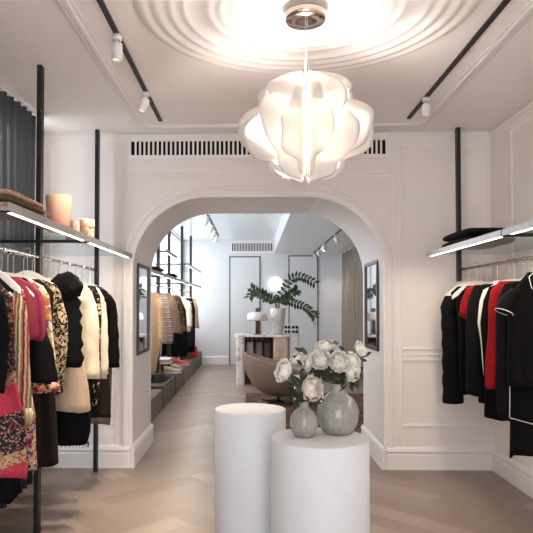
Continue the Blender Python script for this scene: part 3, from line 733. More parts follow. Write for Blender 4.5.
BG, BH = 'clothes hanging on the rear rack', 'white hangers on the rear rail'
def BGm(kind, label, cat, Y, edges, m, short, **kw):
    return garment(kind, label, cat, RXB, Y, 1, edges, m, BG, hanger_group=BH, short=short, **kw)
CAMEL = plain('camel_wool', S(188, 158, 128), .85, var=.08, scale=30)
PLAID = stripe_fabric('grey_brown_stripe_knit', [S(120, 100, 90), S(150, 136, 126), S(100, 84, 78), S(170, 156, 146)], 14, 'Z', .03)
BPUFF = plain('brown_quilted_nylon', S(122, 96, 80), .45, var=.12, scale=20)
OLIVE = print_fabric('olive_brown_print', [S(58, 46, 34), S(80, 62, 40), S(40, 32, 28), S(110, 86, 60)], 30)
NAVY = plain('navy_cloth', S(38, 36, 46), .85, var=.1)
BGm('coat', 'long camel coat, nearest on the rear rack beside the arch', 'coat', 8.3, [(292, 157), (300, 160), (330, 162.5), (345, 161), (372, 155)], CAMEL, 'long camel coat', depth=.08, sleeves=(.55, .05, .05))
BGm('jacket', 'grey brown striped jacket on the rear rack', 'jacket', 9.1, [(294, 165), (303, 170), (320, 173), (343, 173)], PLAID, 'grey brown striped jacket', depth=.09)
BGm('puffer_jacket', 'brown quilted jacket in the middle of the rear rack', 'jacket', 10.1, [(293, 171), (301, 175), (315, 179), (333, 181)], BPUFF, 'brown quilted jacket', depth=.09, puff=.3, amp=.006)
BGm('dress', 'olive brown print dress behind the quilted jacket', 'dress', 10.9, [(295, 178), (305, 183), (331, 186.5)], OLIVE, 'olive brown print dress', depth=.07)
BGm('coat', 'long black coat in the middle of the rear rack', 'coat', 11.4, [(296, 180), (310, 186), (356, 188)], BLACK, 'long black coat on the rear rail', depth=.06)
BGm('shirt', 'white shirt toward the far end of the rear rack', 'shirt', 12.0, [(299, 186), (308, 190), (331, 190.5)], IVORY, 'white shirt', depth=.07, sleeves=(.5, .05, .05))
BGm('jacket', 'navy jacket beside the white shirt on the rear rack', 'jacket', 12.7, [(298, 190), (312, 193), (346, 193.5)], NAVY, 'navy jacket', depth=.07)
BGm('dress', 'long black dress near the far end of the rear rack', 'dress', 13.2, [(298, 192), (310, 195.5), (352, 195)], BLACK2, 'long black dress', depth=.06)
BGm('jacket', 'short camel jacket, farthest on the rear rack', 'jacket', 13.75, [(299, 195.5), (309, 198), (328, 199)], CAMEL, 'short camel jacket', depth=.06)

# ------------------------------------------------------------------ things on the shelves
SZ = 1.9435
def cyl_box(name, label, cat, X, Y, r0, r1, h, m, lid=None, Z=SZ):
    t = thing(name, label, cat, (X, Y, Z))
    bm = bmesh.new(); lathe(bm, [(r0*.96, 0), (r0, .006), (r1, h-.004), (r1-.004, h), (r1-.008, h-.004), (r0-.008, .01), (.001, .01)], 32, cap0=True)
    link('body', bm, m, t, True)
    if lid:
        bm = bmesh.new(); lathe(bm, [(r1+.003, h*.72), (r1+.003, h+.004), (r1-.003, h+.008), (.001, h+.008)], 32); link('lid', bm, lid, t, True)
    return t
TAN = stripe_fabric('tan_raffia_weave', [S(186, 158, 132), S(190, 162, 136), S(182, 154, 128)], 70, 'Z', .006)
p = at(57, 200, 3.62); cyl_box('raffia_basket', 'tall tan tapered basket on the left glass shelf', 'basket', -1.185, 3.62, .064, .077, .222, TAN)
cyl_box('hat_box', 'small peach round box on the left glass shelf, with lid', 'box', -1.212, 4.30, .060, .061, .165, plain('peach_card', S(214, 180, 156), .6), plain('peach_lid_card', S(238, 200, 170), .6))
cyl_box('hat_box', 'little dusty pink round box between tan basket and peach box', 'box', -1.235, 4.07, .045, .045, .135, plain('dusty_pink_card', S(214, 160, 145), .6))
o = link('box', B(-.07, .07, -.10, .10, 0, .028, bev=.003), plain('hot_pink_card', S(222, 84, 122), .5), loc=(-1.17, 3.42, SZ)); o.name = 'clutch_bag'; tag(o, 'flat hot pink clutch lying beside the tan basket', 'bag')
def folded(name, label, cat, X, Y, lx, ly, h, n, mats, fringe=None, Z=SZ, rz=0):
    t = thing(name, label, cat, (X, Y, Z), rz)
    hh = h/n
    for k in range(n):
        rings = []
        for j in range(13):
            f = -1+2*j/12; row = []
            sx = lx/2*(1-.03*k)
            for i in range(16):
                a = 2*PI*i/16; ca, sa = math.cos(a), math.sin(a)
                x = sx*(abs(ca)**.35)*(1 if ca >= 0 else -1)
                end = (1-abs(f)**6)**.5 if abs(f) < 1 else 0
                z = hh*k+hh/2+hh/2*(abs(sa)**.6)*(1 if sa >= 0 else -1)*(.55+.45*end)*(1+.05*math.sin(5*f+k))
                row.append(Vector((x*(.94+.06*end), f*ly/2*(1-.04*k), max(.0005, z))))
            rings.append(row)
        bm = bmesh.new(); loft(bm, rings, True, True, True); link('fold', bm, mats[k % len(mats)], t, True)
    if fringe:
        bm = bmesh.new()
        for i in range(40):
            x = -lx/2*.95+lx*.95*i/39
            tube(bm, [(x, ly/2-.015, h*.62), (x+.006*math.sin(i), ly/2+.02, h*.5), (x+.01*math.sin(i*2), ly/2+.045, h*.18)], [.004, .004, .002], 5)
        link('fringe', bm, fringe, t, True)
    return t
SCARF = print_fabric('tan_rose_wool_tweed', [S(176, 140, 120), S(190, 150, 130), S(160, 120, 104), S(196, 166, 140)], 90)
folded('blanket', 'folded tan and olive fringed blanket on the left glass shelf', 'blanket', -1.235, 2.93, .27, .50, .095, 3, [SCARF, plain('olive_wool', S(84, 76, 58), .9, var=.1), SCARF], SCARF)
folded('jumper', 'black folded jumper lying on the right glass shelf', 'jumper', 1.72, 4.66, .36, .62, .125, 2, [BLACK2, BLACK])
folded('scarf', 'brown folded scarf on the lower rear glass shelf', 'scarf', -1.39, 8.1, .3, .7, .11, 2, [plain('chestnut_wool', S(92, 62, 48), .9), plain('dark_brown_wool', S(52, 38, 34), .9)], Z=1.9035)
folded('jumper', 'dark folded jumper farther along the lower rear shelf', 'jumper', -1.39, 9.7, .3, .6, .10, 2, [BLACK2, BROWNBLK], Z=1.9035)

# ------------------------------------------------------------------ pedestals and vases
PED = plain('white_plaster_pedestal', S(216, 217, 220), .55, var=.02, scale=14)
def pedestal(label, X, Y, R, h):
    bm = bmesh.new(); lathe(bm, [(R-.004, 0), (R, .004), (R, h-.006), (R-.002, h-.001), (R-.006, h), (.001, h)], 72, cap0=True)
    o = link('pedestal', bm, PED, loc=(X, Y, 0)); tag(o, label, 'pedestal', None)
    for p in o.data.polygons: p.use_smooth = abs(p.normal.z) < .3
    return o
PYR, PYL = 2.60, 2.92
pr = at(319.6, 437, PYR); pl = at(250.2, 408.5, PYL)
pedestal('lower white round pedestal carrying the two vases', pr.x, PYR, 48.4/600*PYR, pr.z)
pedestal('taller empty white round pedestal, left of the vases', pl.x, PYL, 35.2/600*PYL, pl.z)
ZP = pr.z
def crackle():
    m, nt, b = new_mat('grey_crackle_glaze')
    tc = N(nt, 'ShaderNodeTexCoord'); vo = N(nt, 'ShaderNodeTexVoronoi'); vo.feature = 'DISTANCE_TO_EDGE'; vo.inputs['Scale'].default_value = 95
    nt.links.new(tc.outputs['Object'], vo.inputs['Vector'])
    r = ramp(nt, [(.0, S(168, 164, 158)), (.14, S(138, 134, 129)), (.4, S(150, 146, 141))]); nt.links.new(vo.outputs['Distance'], r.inputs['Fac'])
    no = N(nt, 'ShaderNodeTexNoise'); no.inputs['Scale'].default_value = 18; nt.links.new(tc.outputs['Object'], no.inputs['Vector'])
    r2 = ramp(nt, [(.3, (.82, .82, .82)), (.7, (1.1, 1.1, 1.1))]); nt.links.new(no.outputs['Fac'], r2.inputs['Fac'])
    mx = N(nt, 'ShaderNodeMixRGB', blend_type='MULTIPLY'); mx.inputs['Fac'].default_value = 1
    nt.links.new(r.outputs['Color'], mx.inputs[1]); nt.links.new(r2.outputs['Color'], mx.inputs[2]); nt.links.new(mx.outputs[0], b.inputs['Base Color'])
    bp = N(nt, 'ShaderNodeBump'); bp.inputs['Strength'].default_value = .25; bp.inputs['Distance'].default_value = .002
    nt.links.new(vo.outputs['Distance'], bp.inputs['Height']); nt.links.new(bp.outputs['Normal'], b.inputs['Normal'])
    b.inputs['Roughness'].default_value = .16
    return m
CRACK = crackle()
def vase(label, X, Y, sc, prof):
    bm = bmesh.new(); lathe(bm, prof, 48, cap0=True)
    o = link('vase', bm, CRACK, smooth=True, loc=(X, Y, ZP+.0005)); return tag(o, label, 'vase')
YV1, YV2 = 2.68, 2.61
k = YV1/600
v1 = at(337.8, 430, YV1); v2 = at(304, 434, YV2)
vase('large grey crackle glazed vase full of cream peonies', v1.x, YV1, 1, [(12*k, 0), (14*k, 1*k), (17*k, 5*k), (20*k, 13*k), (21*k, 20*k), (19.6*k, 28*k), (15.5*k, 34.5*k), (10*k, 38.5*k), (8.2*k, 41*k), (7.8*k, 46*k), (8.4*k, 49*k), (7.6*k, 49.5*k), (7*k, 46*k), (7*k, 36*k), (10*k, 30*k), (10*k, 4*k), (.001, 4*k)])
k2 = YV2/600
vase('small grey crackle glazed vase with drooping peonies', v2.x, YV2, 1, [(8*k2, 0), (9.5*k2, .6*k2), (12.3*k2, 5*k2), (14*k2, 12*k2), (13.4*k2, 19*k2), (10.4*k2, 24.5*k2), (6.2*k2, 27.5*k2), (4.8*k2, 29.5*k2), (4.6*k2, 32*k2), (5.2*k2, 34.5*k2), (4.6*k2, 35*k2), (3.8*k2, 32*k2), (3.8*k2, 27*k2), (6*k2, 22*k2), (6*k2, 4*k2), (.001, 4*k2)])
PETAL = translucent('cream_peony_petal', (.95, .92, .84), .2)
PETALP = translucent('blush_peony_petal', (.92, .82, .73), .25)
GREEN = plain('dark_green_leaf', S(44, 52, 32), .5, var=.25, scale=30)
STEM = plain('green_stem', S(84, 96, 52), .5, var=.15)
def leaf(bm, base, tip, w, nrm, bend=.15):
    base, tip = Vector(base), Vector(tip); d = tip-base; L = d.length; d.normalize()
    s = d.cross(Vector(nrm))
    if s.length < .05: s = d.cross(Vector((1, .2, .1)))
    s.normalize(); u = s.cross(d)
    prof = [(0, .08), (.2, .65), (.45, 1), (.7, .75), (.9, .3), (1, .02)]
    rows = []
    for f, ww in prof:
        c = base+d*(L*f)-u*(bend*L*f*f)
        rows.append([c-s*(w*ww)+u*(w*.25*ww), c, c+s*(w*ww)+u*(w*.25*ww)])
    loft(bm, rows, False)
def bloom_mesh(bm, c, R, axis, rnd):
    """a full round bloom: layers of petals cupped round a ball, the outer ones opening"""
    axis = Vector(axis).normalized(); q = axis.to_track_quat('Z', 'Y')
    for n, rl, top, flare in ((4, .40, .02, .0), (5, .54, .22, .05), (6, .70, .48, .10), (7, .82, .72, .16), (8, .93, 1.0, .20), (8, 1.0, 1.35, .22)):
        off = rnd.random()*6
        for i in range(n):
            az0 = 2*PI*i/n+off+rnd.uniform(-.15, .15); tp = top+rnd.uniform(-.12, .16); rr = R*rl*rnd.uniform(.92, 1.07); hw = PI/n*rnd.uniform(1.15, 1.5)
            rows = []
            for a in range(7):
                f = a/6; phi = 2.5+(tp-2.5)*f; row = []
                for b in range(7):
                    g = -1+b/3
                    edge = (1-abs(g)**2.5*.35*f)
                    ph_ = phi+(1-edge)*.7
                    r = rr*(1+flare*f**3+.06*math.sin(4.5*g+i*2)*f*f+.05*g*g)
                    az = az0+hw*g*(math.sin(PI*(.18+.62*f))**.6)
                    v = Vector((r*math.sin(ph_)*math.cos(az), r*math.sin(ph_)*math.sin(az), r*.82*math.cos(ph_)))
                    row.append(c+q @ v)
                rows.append(row)
            loft(bm, rows, False)
def peony(label, px, py, Y, rpx, axis, neck, group, m=PETAL, leaves=2, seed=0):
    rnd = random.Random(seed*13+5); c = at(px, py, Y); R = rpx/600*Y
    t = thing('peony', label, 'flower', tuple(neck), 0, group)
    n0 = Vector(neck); lc = c-n0; ax = Vector(axis).normalized()
    bm = bmesh.new(); bloom_mesh(bm, lc, R*.86, ax, rnd); link('bloom', bm, m, t, True)
    mid = (lc-ax*R)*.55+Vector((0, 0, .02))
    bm = bmesh.new(); pts = []
    P0, P1, P2 = Vector((0, 0, -.03)), mid, lc-ax*R*.1
    for k in range(9):
        f = k/8; pts.append(P0*(1-f)**2+P1*2*f*(1-f)+P2*f*f)
    tube(bm, pts, .0028, 6); link('stem', bm, STEM, t, True)
    for k in range(leaves):
        bm = bmesh.new(); b = pts[4+k % 4]; d = Vector((rnd.uniform(-1, 1), rnd.uniform(-.8, .4), rnd.uniform(-.5, .6))).normalized()
        leaf(bm, b, b+d*rnd.uniform(.035, .06), .010, (0, -1, .3)); link('leaf', bm, GREEN, t, True)
PG = 'peonies in the two vases'
nk = Vector((v1.x, YV1, ZP+48*k)); nk2 = Vector((v2.x, YV2, ZP+34*k2))
for i, (lab, x, y, dY, r, ax, neck, m) in enumerate((
    ('topmost cream peony in the large vase', 324.5, 346, .03, 9.5, (-.2, -.3, 1), nk, PETAL),
    ('round cream peony facing out, centre left of the large vase', 320, 359.5, -.06, 10, (-.3, -1, .3), nk, PETAL),
    ('cream peony low on the left edge of the large bunch', 308, 362.5, 0, 8, (-1, -.5, .2), nk, PETAL),
    ('round cream peony directly above the neck of the large vase', 340, 361.5, -.07, 10.5, (.1, -1, .35), nk, PETAL),
    ('cream peony right of the one above the large vase neck', 353.5, 360, -.02, 8.5, (.7, -.6, .5), nk, PETAL),
    ('lowest cream peony on the right side of the large vase', 352.5, 372.5, -.04, 9, (.6, -.8, -.2), nk, PETAL),
    ('cream peony tilted outward at the upper right of the bunch', 361.5, 349, .03, 8.5, (.8, -.2, .6), nk, PETAL),
    ('upper cream peony between the two vases', 297, 358.5, .10, 8, (-.5, -.4, .7), nk, PETAL),
    ('pale peony drooping left from the small vase', 283, 371, 0, 11, (-.8, -.4, .25), nk2, PETAL),
    ('blush peony leaning right over the small vase', 312, 389, -.03, 12.5, (.6, -.7, .1), nk2, PETALP))):
    peony(lab, x, y, (YV1 if neck is nk else YV2)+dY, r, ax, neck, PG, m, 5 if neck is nk else 4, i)
# peony bud and leafy sprays
def spray(label, neck, tips, seed):
    rnd = random.Random(seed); t = thing('leaf_spray', label, 'foliage', tuple(neck), 0, 'leaves in the vases'); n0 = Vector(neck)
    for tp in tips:
        lc = tp-n0; bm = bmesh.new(); tube(bm, [Vector((0, 0, -.03)), lc*.5+Vector((0, 0, .015)), lc], [.0025, .002, .001], 5); link('stem', bm, STEM, t, True)
        bm = bmesh.new()
        for k in range(7):
            f = .35+.65*k/6; b = lc*f; d = (lc.normalized()*.6+Vector((rnd.uniform(-1, 1), rnd.uniform(-.9, .5), rnd.uniform(-.7, .7)))).normalized()
            leaf(bm, b, b+d*rnd.uniform(.035, .055), .010, (rnd.uniform(-.4, .4), -1, .5))
        lf = link('leaves', bm, GREEN, t, True)
spray('dark leaves filling the bunch above the large vase', nk, [at(x, y, YV1+d) for x, y, d in ((318, 372, -.02), (327, 374, -.05), (343, 374, -.04), (357, 382, -.02), (345, 352, .03), (332, 343, .03), (304, 352, .05), (358, 371, .02), (332, 370, .04), (362, 357, 0.02), (303, 366, .05))], 4)
spray('green leaves hanging round the neck of the small vase', nk2, [at(x, y, YV2+d) for x, y, d in ((292, 384, -.02), (297, 392, -.03), (289, 398, -.02), (305, 396, -.03), (300, 378, .02), (314, 398, -.01))], 8)

# ------------------------------------------------------------------ rear room furniture
def mirror(label, X, s, y0, y1, z0, z1):
    t = thing('wall_mirror', label, 'mirror', (X, y0, z0)); w = .03; h = z1-z0; L = y1-y0
    bm = bmesh.new(); a, b = sorted((s*.001, s*.022))
    box(bm, a, b, 0, L, 0, w); box(bm, a, b, 0, L, h-w, h); box(bm, a, b, 0, w, w, h-w); box(bm, a, b, L-w, L, w, h-w)
    link('frame', bm, plain('dark_bronze_frame', (.06, .052, .05), .4, .6), t)
    a, b = sorted((s*.002, s*.008)); link('glass', B(a, b, w, L-w, w, h-w), plain('mirror_silver', (.85, .86, .87), .03, 1, var=.0), t)
mirror('tall dark framed mirror on the right side of the arch passage', AX1, -1, 5.72, 6.36, 1.06, 1.93)
mirror('tall dark framed mirror on the left side of the arch passage', AX0, 1, 5.72, 6.34, 1.02, 1.90)
# display plinths under the rear rack
def plinth(label, y0, y1, h, m):
    o = link('display_plinth', B(BXL+.02, -1.293, y0, y1, 0, h, bev=.004), m); tag(o, label, 'plinth', None)
    return o
PL1 = plain('grey_brown_oak_veneer', S(112, 98, 86), .55, var=.1, scale=20); PL2 = plain('dark_grey_veneer', S(70, 62, 58), .5, var=.1, scale=20); PL3 = plain('smoked_oak_veneer', S(104, 84, 70), .5, var=.12, scale=20)
plinth('nearest low grey brown plinth beside the arch, left', 6.7, 8.58, .30, PL1)
plinth('dark grey plinth second from the arch carrying the black bag', 8.64, 9.98, .33, PL2)
plinth('dark plinth with beige shoes under the rear rack', 10.04, 11.2, .33, PL2)
plinth('smoked oak plinth carrying the coral sneakers', 11.24, 12.9, .33, PL3)
plinth('farthest dark plinth by the end wall with the red bag', 12.94, 15.15, .33, PL2)
def shoe(label, X, Y, Z, rz, m, sole, group, L=.26):
    t = thing('shoe', label, 'shoe', (X, Y, Z), rz, group)
    bm = bmesh.new(); rings = []
    for k in range(11):
        f = k/10; w = .038*(.75+.4*math.sin(PI*min(1, f*.9+.1)))*(1 if f < .93 else .7); h = .05+.045*(1-f)**1.2 if f < .55 else .075-.04*((f-.3)/.7)
        rings.append([Vector((L*(f-.5), w*math.cos(a), .018+max(0, math.sin(a))*h)) for a in [2*PI*i/12 for i in range(12)]])
    loft(bm, rings, True, True, True); link('upper', bm, m, t, True)
    bm = bmesh.new(); rings = [[Vector((L*1.04*(k/10-.5), .044*(.75+.4*math.sin(PI*min(1, k/10*.9+.1)))*c, z)) for c, z in ((-1, 0), (1, 0), (1, .02), (-1, .02))] for k in range(11)]
    loft(bm, rings, True, True, True); link('sole', bm, sole, t)
WSOLE = plain('white_rubber', (.75, .73, .70), .6)
CORAL = plain('coral_suede', S(214, 92, 78), .7); SAND = plain('sand_leather', S(176, 152, 126), .6)
for lab, x, y, z, rz, m in (('coral sneaker nearer the aisle on the smoked oak plinth', -1.37, 11.75, .3305, -.4, CORAL), ('coral sneaker nearer the window on the smoked oak plinth', -1.49, 11.9, .3305, -.5, CORAL),
    ('beige shoe nearer the aisle on the dark plinth', -1.37, 10.35, .3305, -.3, SAND), ('beige shoe nearer the window on the dark plinth', -1.50, 10.5, .3305, -.4, SAND), ('single beige shoe behind the beige pair', -1.42, 10.95, .3305, -.4, SAND)):
    shoe(lab, x, y, z, rz, m, WSOLE, 'shoes on the plinths')
def bag(label, X, Y, Z, rz, w, d, h, m, strap=True):
    t = thing('handbag', label, 'bag', (X, Y, Z), rz)
    bm = bmesh.new(); rings = []
    for k in range(7):
        f = k/6; rings.append([Vector((w/2*(1-.12*f)*(abs(math.cos(a))**.5)*(1 if math.cos(a) >= 0 else -1), d/2*(1-.45*f)*(abs(math.sin(a))**.6)*(1 if math.sin(a) >= 0 else -1), h*f)) for a in [2*PI*i/20 for i in range(20)]])
    loft(bm, rings, True, True, True); link('body', bm, m, t, True)
    bm = bmesh.new(); tube(bm, [(w*.3*math.cos(PI*k/10), 0, h*.98+h*.5*math.sin(PI*k/10)) for k in range(11)], .007, 6); link('handle', bm, m, t, True)
bag('black handbag lying on the dark grey plinth', -1.45, 9.2, .3305, 1.2, .34, .18, .12, plain('black_leather', (.015, .012, .012), .35))
bag('bright red handbag at the far end of the plinths', -1.40, 13.5, .3305, .6, .34, .18, .24, plain('red_leather', S(206, 40, 36), .45))
bag('flat black pouch in front of the red handbag', -1.42, 12.95+.2, .3305, .5, .30, .18, .07, plain('black_leather', (.015, .012, .012), .35))
# low table with folded shirts
t = thing('display_stand', 'small black stand holding folded white shirts, rear left', 'stand', (-1.47, 9.72, .3305))
link('stand_top', B(-.14, .16, -.2, .2, .205, .22), BLACKMET, t); link('stand_post', B(-.02, .02, -.02, .02, .012, .205), BLACKMET, t); link('stand_foot', B(-.12, .14, -.14, .14, 0, .012), BLACKMET, t)
folded('shirt', 'white folded shirts stacked on the small black stand', 'shirt', -1.46, 9.72, .28, .36, .09, 3, [IVORY, plain('pale_grey_cotton', S(190, 190, 196), .8), IVORY], Z=.5515)

# counter
YC = 11.25
MARB = None
def marble(name, base, vein, sc):
    m, nt, b = new_mat(name); tc = N(nt, 'ShaderNodeTexCoord'); no = N(nt, 'ShaderNodeTexNoise'); no.inputs['Scale'].default_value = sc; no.inputs['Detail'].default_value = 8; no.inputs['Distortion'].default_value = 1.6
    nt.links.new(tc.outputs['Object'], no.inputs['Vector']); r = ramp(nt, [(.35, vein), (.47, base), (.55, base), (.68, vein)]); nt.links.new(no.outputs['Fac'], r.inputs['Fac']); nt.links.new(r.outputs['Color'], b.inputs['Base Color']); b.inputs['Roughness'].default_value = .25
    return m
MARB = marble('white_veined_marble', S(228, 222, 216), S(178, 168, 160), 5); TRAV = marble('beige_travertine', S(206, 178, 156), S(176, 146, 124), 6)
t = thing('service_counter', 'marble and travertine counter with open shelf in the rear room', 'counter', (.18, YC, 0))
ctr = .18
def rbox(x0, x1, y0, y1, z0, z1, r, n=8):
    bm = bmesh.new(); pts = []
    for cx, cy, a0 in ((x1-r, y1-r, 0), (x0+r, y1-r, PI/2), (x0+r, y0+r, PI), (x1-r, y0+r, PI*1.5)):
        for k in range(n+1):
            a = a0+PI/2*k/n; pts.append((cx+r*math.cos(a), cy+r*math.sin(a)))
    loft(bm, [[Vector((x, y, z)) for x, y in pts] for z in (z0, z1)], True, True, True); return bm
link('worktop', rbox(-.53, .53, 0, .62, .90, .94, .12), MARB, t)
link('left_panel', rbox(-.50, -.335, .04, .58, 0, .90, .06), MARB, t)
link('right_panel', rbox(.20, .50, .04, .58, 0, .90, .06), TRAV, t)
link('back_panel', B(-.36, .22, .52, .56, 0, .90), plain('dark_walnut_panel', S(78, 58, 48), .5, var=.15), t)
link('shelf', B(-.34, .21, .06, .52, .42, .45), TRAV, t)
for i, (x, m, lab) in enumerate(((-.24, 'silver_cloth', 'grey shopping bag inside the counter shelf, left'), (-.06, 'mauve_cloth', 'mauve shopping bag inside the counter shelf, middle'), (.10, 'dark_cloth', 'dark shopping bag inside the counter shelf, right'))):
    bag(lab, ctr+x, YC+.28, .4505, 0, .15, .2, .34, plain(m, [S(176, 170, 168), S(120, 104, 108), S(60, 48, 46)][i], .6))
# counter lamp
p = at(257.5, 330, YC+.25); t = thing('table_lamp', 'small table lamp with white domed shade on the counter', 'lamp', (p.x, YC+.2, .9405))
bm = bmesh.new(); lathe(bm, [(.09, 0), (.09, .012), (.04, .016), (.001, .016)], 28, cap0=True); link('base', bm, plain('bronze_metal', S(120, 100, 90), .3, .8), t, True)
bm = bmesh.new()
for dx in (-.026, 0, .026): tube(bm, [(dx, 0, .014), (dx, 0, .50)], .014, 10)
link('stem', bm, plain('bronze_metal', S(120, 100, 90), .3, .8), t, True)
bm = bmesh.new(); lathe(bm, [(.042, .43), (.12, .425), (.175, .40), (.195, .36), (.197, .29), (.19, .265), (.185, .29), (.16, .38), (.05, .41)], 36)
link('shade', bm, plain('opal_glass_shade', (.80, .74, .69), .25, var=.02), t, True)
# leafy branches in a pale vase
p = at(279, 332, YC+.35); VX, VYY = p.x-.02, YC+.32
bm = bmesh.new(); lathe(bm, [(.085, 0), (.10, .01), (.13, .25), (.15, .49), (.145, .50), (.135, .49), (.09, .03), (.001, .03)], 32, cap0=True)
o = link('plant_vase', bm, marble('pale_stone_glaze', S(214, 208, 204), S(184, 172, 164), 9), smooth=True, loc=(VX, VYY, .9405)); tag(o, 'pale stone vase holding tall green branches on the counter', 'vase')
BR = plain('branch_bark', S(70, 62, 40), .7, var=.2); LF = plain('glossy_green_leaf', S(46, 66, 32), .4, var=.3, scale=12)
def branch(label, pix, dY, seed, wl=.034, ll=.128):
    rnd = random.Random(seed); base = Vector((VX, VYY, .9405+.47)); t = thing('leafy_branch', label, 'branch', tuple(base), 0, 'branches in the counter vase')
    P = [Vector((0, 0, -.2))]+[at(x, y, VYY+dY*i/len(pix))-base for i, (x, y) in enumerate(pix)]
    pts = []
    for i in range(len(P)-1):
        a, b, c, d = P[max(0, i-1)], P[i], P[i+1], P[min(len(P)-1, i+2)]
        for k in range(6):
            f = k/6; pts.append(.5*((2*b)+(c-a)*f+(2*a-5*b+4*c-d)*f*f+(3*b-a-3*c+d)*f**3))
    pts.append(P[-1])
    bm = bmesh.new(); tube(bm, pts, [.010*(1-.7*i/len(pts)) for i in range(len(pts))], 6); link('twig', bm, BR, t, True)
    bm = bmesh.new()
    for i in range(7, len(pts), 2):
        tg = (pts[i]-pts[i-1]).normalized()
        for s in (-1, 1):
            sd = tg.cross(Vector((0, 1, 0))).normalized()*s
            d = (sd*.85+tg*.45+Vector((0, rnd.uniform(-.7, .5), rnd.uniform(-.45, .1)))).normalized()
            leaf(bm, pts[i], pts[i]+d*ll*rnd.uniform(.75, 1.1), wl*.8, (0, -1, .4), .25)
    link('leaves', bm, LF, t, True)
branch('long green branch arching up and right from the counter vase', [(277, 305), (283, 293), (289, 281), (297, 277), (306, 278), (315, 283)], -.1, 1)
branch('green branch reaching left over the counter lamp', [(276, 304), (270, 298), (262, 294), (254, 292), (249, 297)], -.2, 2)
branch('upper left twig of the counter plant', [(275, 304), (266, 297), (258, 292), (251, 288)], .15, 3, .04, .13)
branch('green branch drooping right down past the counter end', [(279, 303), (287, 301), (296, 303), (305, 307), (311, 312), (315, 317)], -.15, 4)
branch('short green branch in the middle of the counter plant', [(280, 303), (286, 298), (293, 293), (297, 290)], -.05, 5, .045, .14)
# sunglasses display case on the counter
p = at(291.5, 333, YC+.3); t = thing('display_case', 'clear framed case of sunglasses at the counter end', 'display case', (.76, YC+.80, 0))
bm = bmesh.new()
for x in (-.15, .15):
    for y in (-.14, .14): box(bm, x-.008, x+.008, y-.008, y+.008, 0, 1.12)
for z in (.93, 1.02, 1.11):
    for y in (-.14, .14): box(bm, -.142, .142, y-.006, y+.006, z-.005, z+.005)
    for x in (-.15, .15): box(bm, x-.006, x+.006, -.132, .132, z-.005, z+.005)
link('frame', bm, WHITEPL, t)
for z in (.936, 1.026): link('glass_shelf', B(-.142, .142, -.134, .134, z, z+.006), CLEAR, t)
for z in (.9425, 1.0325):
    for i, x in enumerate((-.075, .075)):
        g = thing('sunglasses', '%s pair of dark sunglasses on the %s tray of the clear case' % (('left', 'right')[i], 'upper' if z > 1 else 'lower'), 'sunglasses', (.76+x, YC+.72, z), 0, 'sunglasses in the clear case')
        for s in (-1, 1):
            bm = bmesh.new(); lathe(bm, [(.001, -.003), (.026, -.003), (.028, 0), (.026, .003), (.001, .003)], 16); bm.transform(Matrix.Translation((s*.032, 0, .028)) @ Matrix.Rotation(PI/2, 4, 'X')); link('lens', bm, plain('dark_lens', (.02, .018, .018), .1), g, True)
        bm = bmesh.new(); tube(bm, [(-.006, 0, .03), (.006, 0, .03)], .003, 6)
        for s in (-1, 1): tube(bm, [(s*.06, 0, .034), (s*.062, .06, .032), (s*.06, .12, .012)], .003, 6)
        link('frame', bm, plain('tortoise_frame', S(70, 46, 34), .3), g)
# round wall light
p = at(275.5, 284, YE); t = thing('wall_light', 'round glowing wall light between the two rear doors', 'wall light', (p.x, YE-.001, p.z))
bm = bmesh.new(); lathe(bm, [(.10, 0), (.10, .02), (.001, .02)], 32); bm.transform(Matrix.Rotation(PI/2, 4, 'X')); link('mount', bm, WHITEPL, t, True)
bm = bmesh.new(); lathe(bm, [(.11, .02), (.17, .035), (.18, .06), (.15, .09), (.08, .105), (.001, .108)], 36); bm.transform(Matrix.Rotation(PI/2, 4, 'X')); link('diffuser', bm, emit('opal_wall_light', (1, .93, .84), .6), t, True)
# tub chair
def tub_chair():
    YCH = 9.15; c = at(270, 399, YCH)
    t = thing('lounge_chair', 'taupe leather bowl shaped lounge chair in the rear room', 'chair', (.40, YCH, .0125), 0)
    SHELL = plain('taupe_leather', S(136, 116, 103), .45, var=.06, scale=10); PADM = plain('tan_seat_leather', S(160, 137, 120), .5, var=.06, scale=10)
    def bowl(scale, lift):
        rings = []
        for j in range(15):
            f = j/14; row = []
            for i in range(40):
                a = 2*PI*i/40
                rim = .60+.17*math.cos(a-PI)       # back rises toward -x
                rr = math.sin(f*PI/2)**.85
                x = .52*rr*math.cos(a)*scale; y = .46*rr*math.sin(a)*scale
                z = .10+lift+(rim-.10)*(1-math.cos(f*PI/2)**1.0)*(1 if lift == 0 else .93)
                row.append(Vector((x+(-.05*f if math.cos(a) < 0 else 0), y, z)))
            rings.append(row)
        return rings
    out = bowl(1, 0); inn = bowl(.93, .10)[::-1]
    inn[0] = [Vector((v.x, v.y, o.z+.005)) for v, o in zip(inn[0], out[-1])]
    bm = bmesh.new(); loft(bm, out, True, True, False); link('shell', bm, SHELL, t, True)
    bm = bmesh.new(); loft(bm, [out[-1]]+inn, True, False, True); link('seat_lining', bm, PADM, t, True)
    bm = bmesh.new(); tube(bm, [(0, 0, .03), (0, 0, .12)], .035, 12)
    for k in range(4):
        a = PI/4+PI/2*k; tube(bm, [(0, 0, .035), (.36*math.cos(a), .36*math.sin(a), .016)], [.022, .014], 8)
    link('swivel_base', bm, plain('dark_metal', (.02, .018, .017), .4, .5), t, True)
tub_chair()
RUG = print_fabric('brown_vintage_rug_pile', [S(92, 70, 58), S(108, 84, 70), S(80, 58, 50), S(120, 98, 82), S(70, 52, 46)], 14)
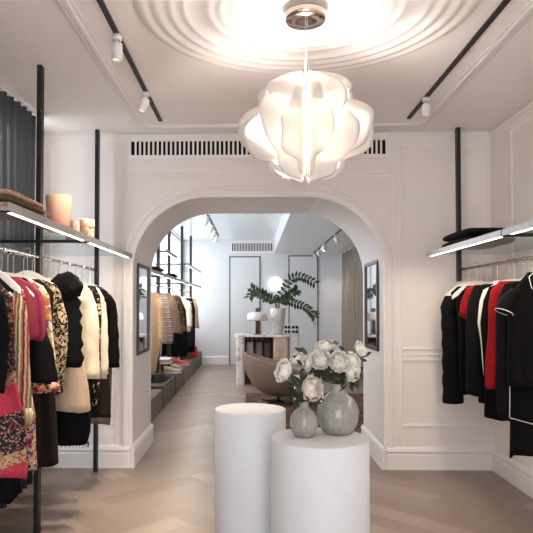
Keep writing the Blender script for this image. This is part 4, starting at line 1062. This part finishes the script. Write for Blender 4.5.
o = link('rug', B(-.12, 1.95, 7.1, 10.2, .0005, .012), RUG); tag(o, 'dark brown patterned rug under the lounge chair', 'rug')
# low side table seen between the vases
t = thing('side_table', 'low round side table with chrome legs behind the vases', 'table', (.72, 8.1, .0125))
bm = bmesh.new(); lathe(bm, [(.27, .49), (.28, .495), (.28, .515), (.27, .52), (.001, .52)], 36, cap0=True); link('tabletop', bm, plain('pale_stone_top', S(206, 196, 186), .3), t, True)
for k in range(3):
    a = PI*.55+2*PI*k/3; bm = bmesh.new(); tube(bm, [(.20*math.cos(a), .2*math.sin(a), .49), (.24*math.cos(a), .24*math.sin(a), 0)], .016, 10); link('leg', bm, CHROME, t, True)

# ------------------------------------------------------------------ light and camera
w = bpy.data.worlds.new('sky'); bpy.context.scene.world = w; w.use_nodes = True
bg = w.node_tree.nodes['Background']; bg.inputs['Color'].default_value = (.89, .945, 1.0, 1); bg.inputs['Strength'].default_value = 2.7
def portal(loc, rot, sx, sy):
    la = bpy.data.lights.new('window_portal', 'AREA'); la.shape = 'RECTANGLE'; la.size = sx; la.size_y = sy; la.cycles.is_portal = True
    o = bpy.data.objects.new('window_portal', la); C.objects.link(o); o.location = loc; o.rotation_euler = rot
portal((.1, YF-.1, 1.3), (PI/2, 0, 0), 2.0, 2.6)
portal((XL-.12, (WY0+WY1)/2, (WZ0+WZ1)/2), (PI/2, 0, -PI/2), WY1-WY0, WZ1-WZ0)
portal((BXL-.12, (VY0+VY1)/2, (VZ0+VZ1)/2), (PI/2, 0, -PI/2), VY1-VY0, VZ1-VZ0)
cam = bpy.data.cameras.new('camera'); co = bpy.data.objects.new('camera', cam); C.objects.link(co)
co.location = (0, 0, EYE); co.rotation_euler = (PI/2+PITCH, 0, YAW)
cam.sensor_width = 36; cam.lens = F/533*36; cam.shift_x = (266.5-PX)/533; cam.shift_y = (PY-266.5)/533; cam.clip_start = .05
sc = bpy.context.scene; sc.camera = co
sc.view_settings.view_transform = 'Standard'; sc.view_settings.look = 'None'; sc.view_settings.gamma = 1; sc.view_settings.exposure = 1.08
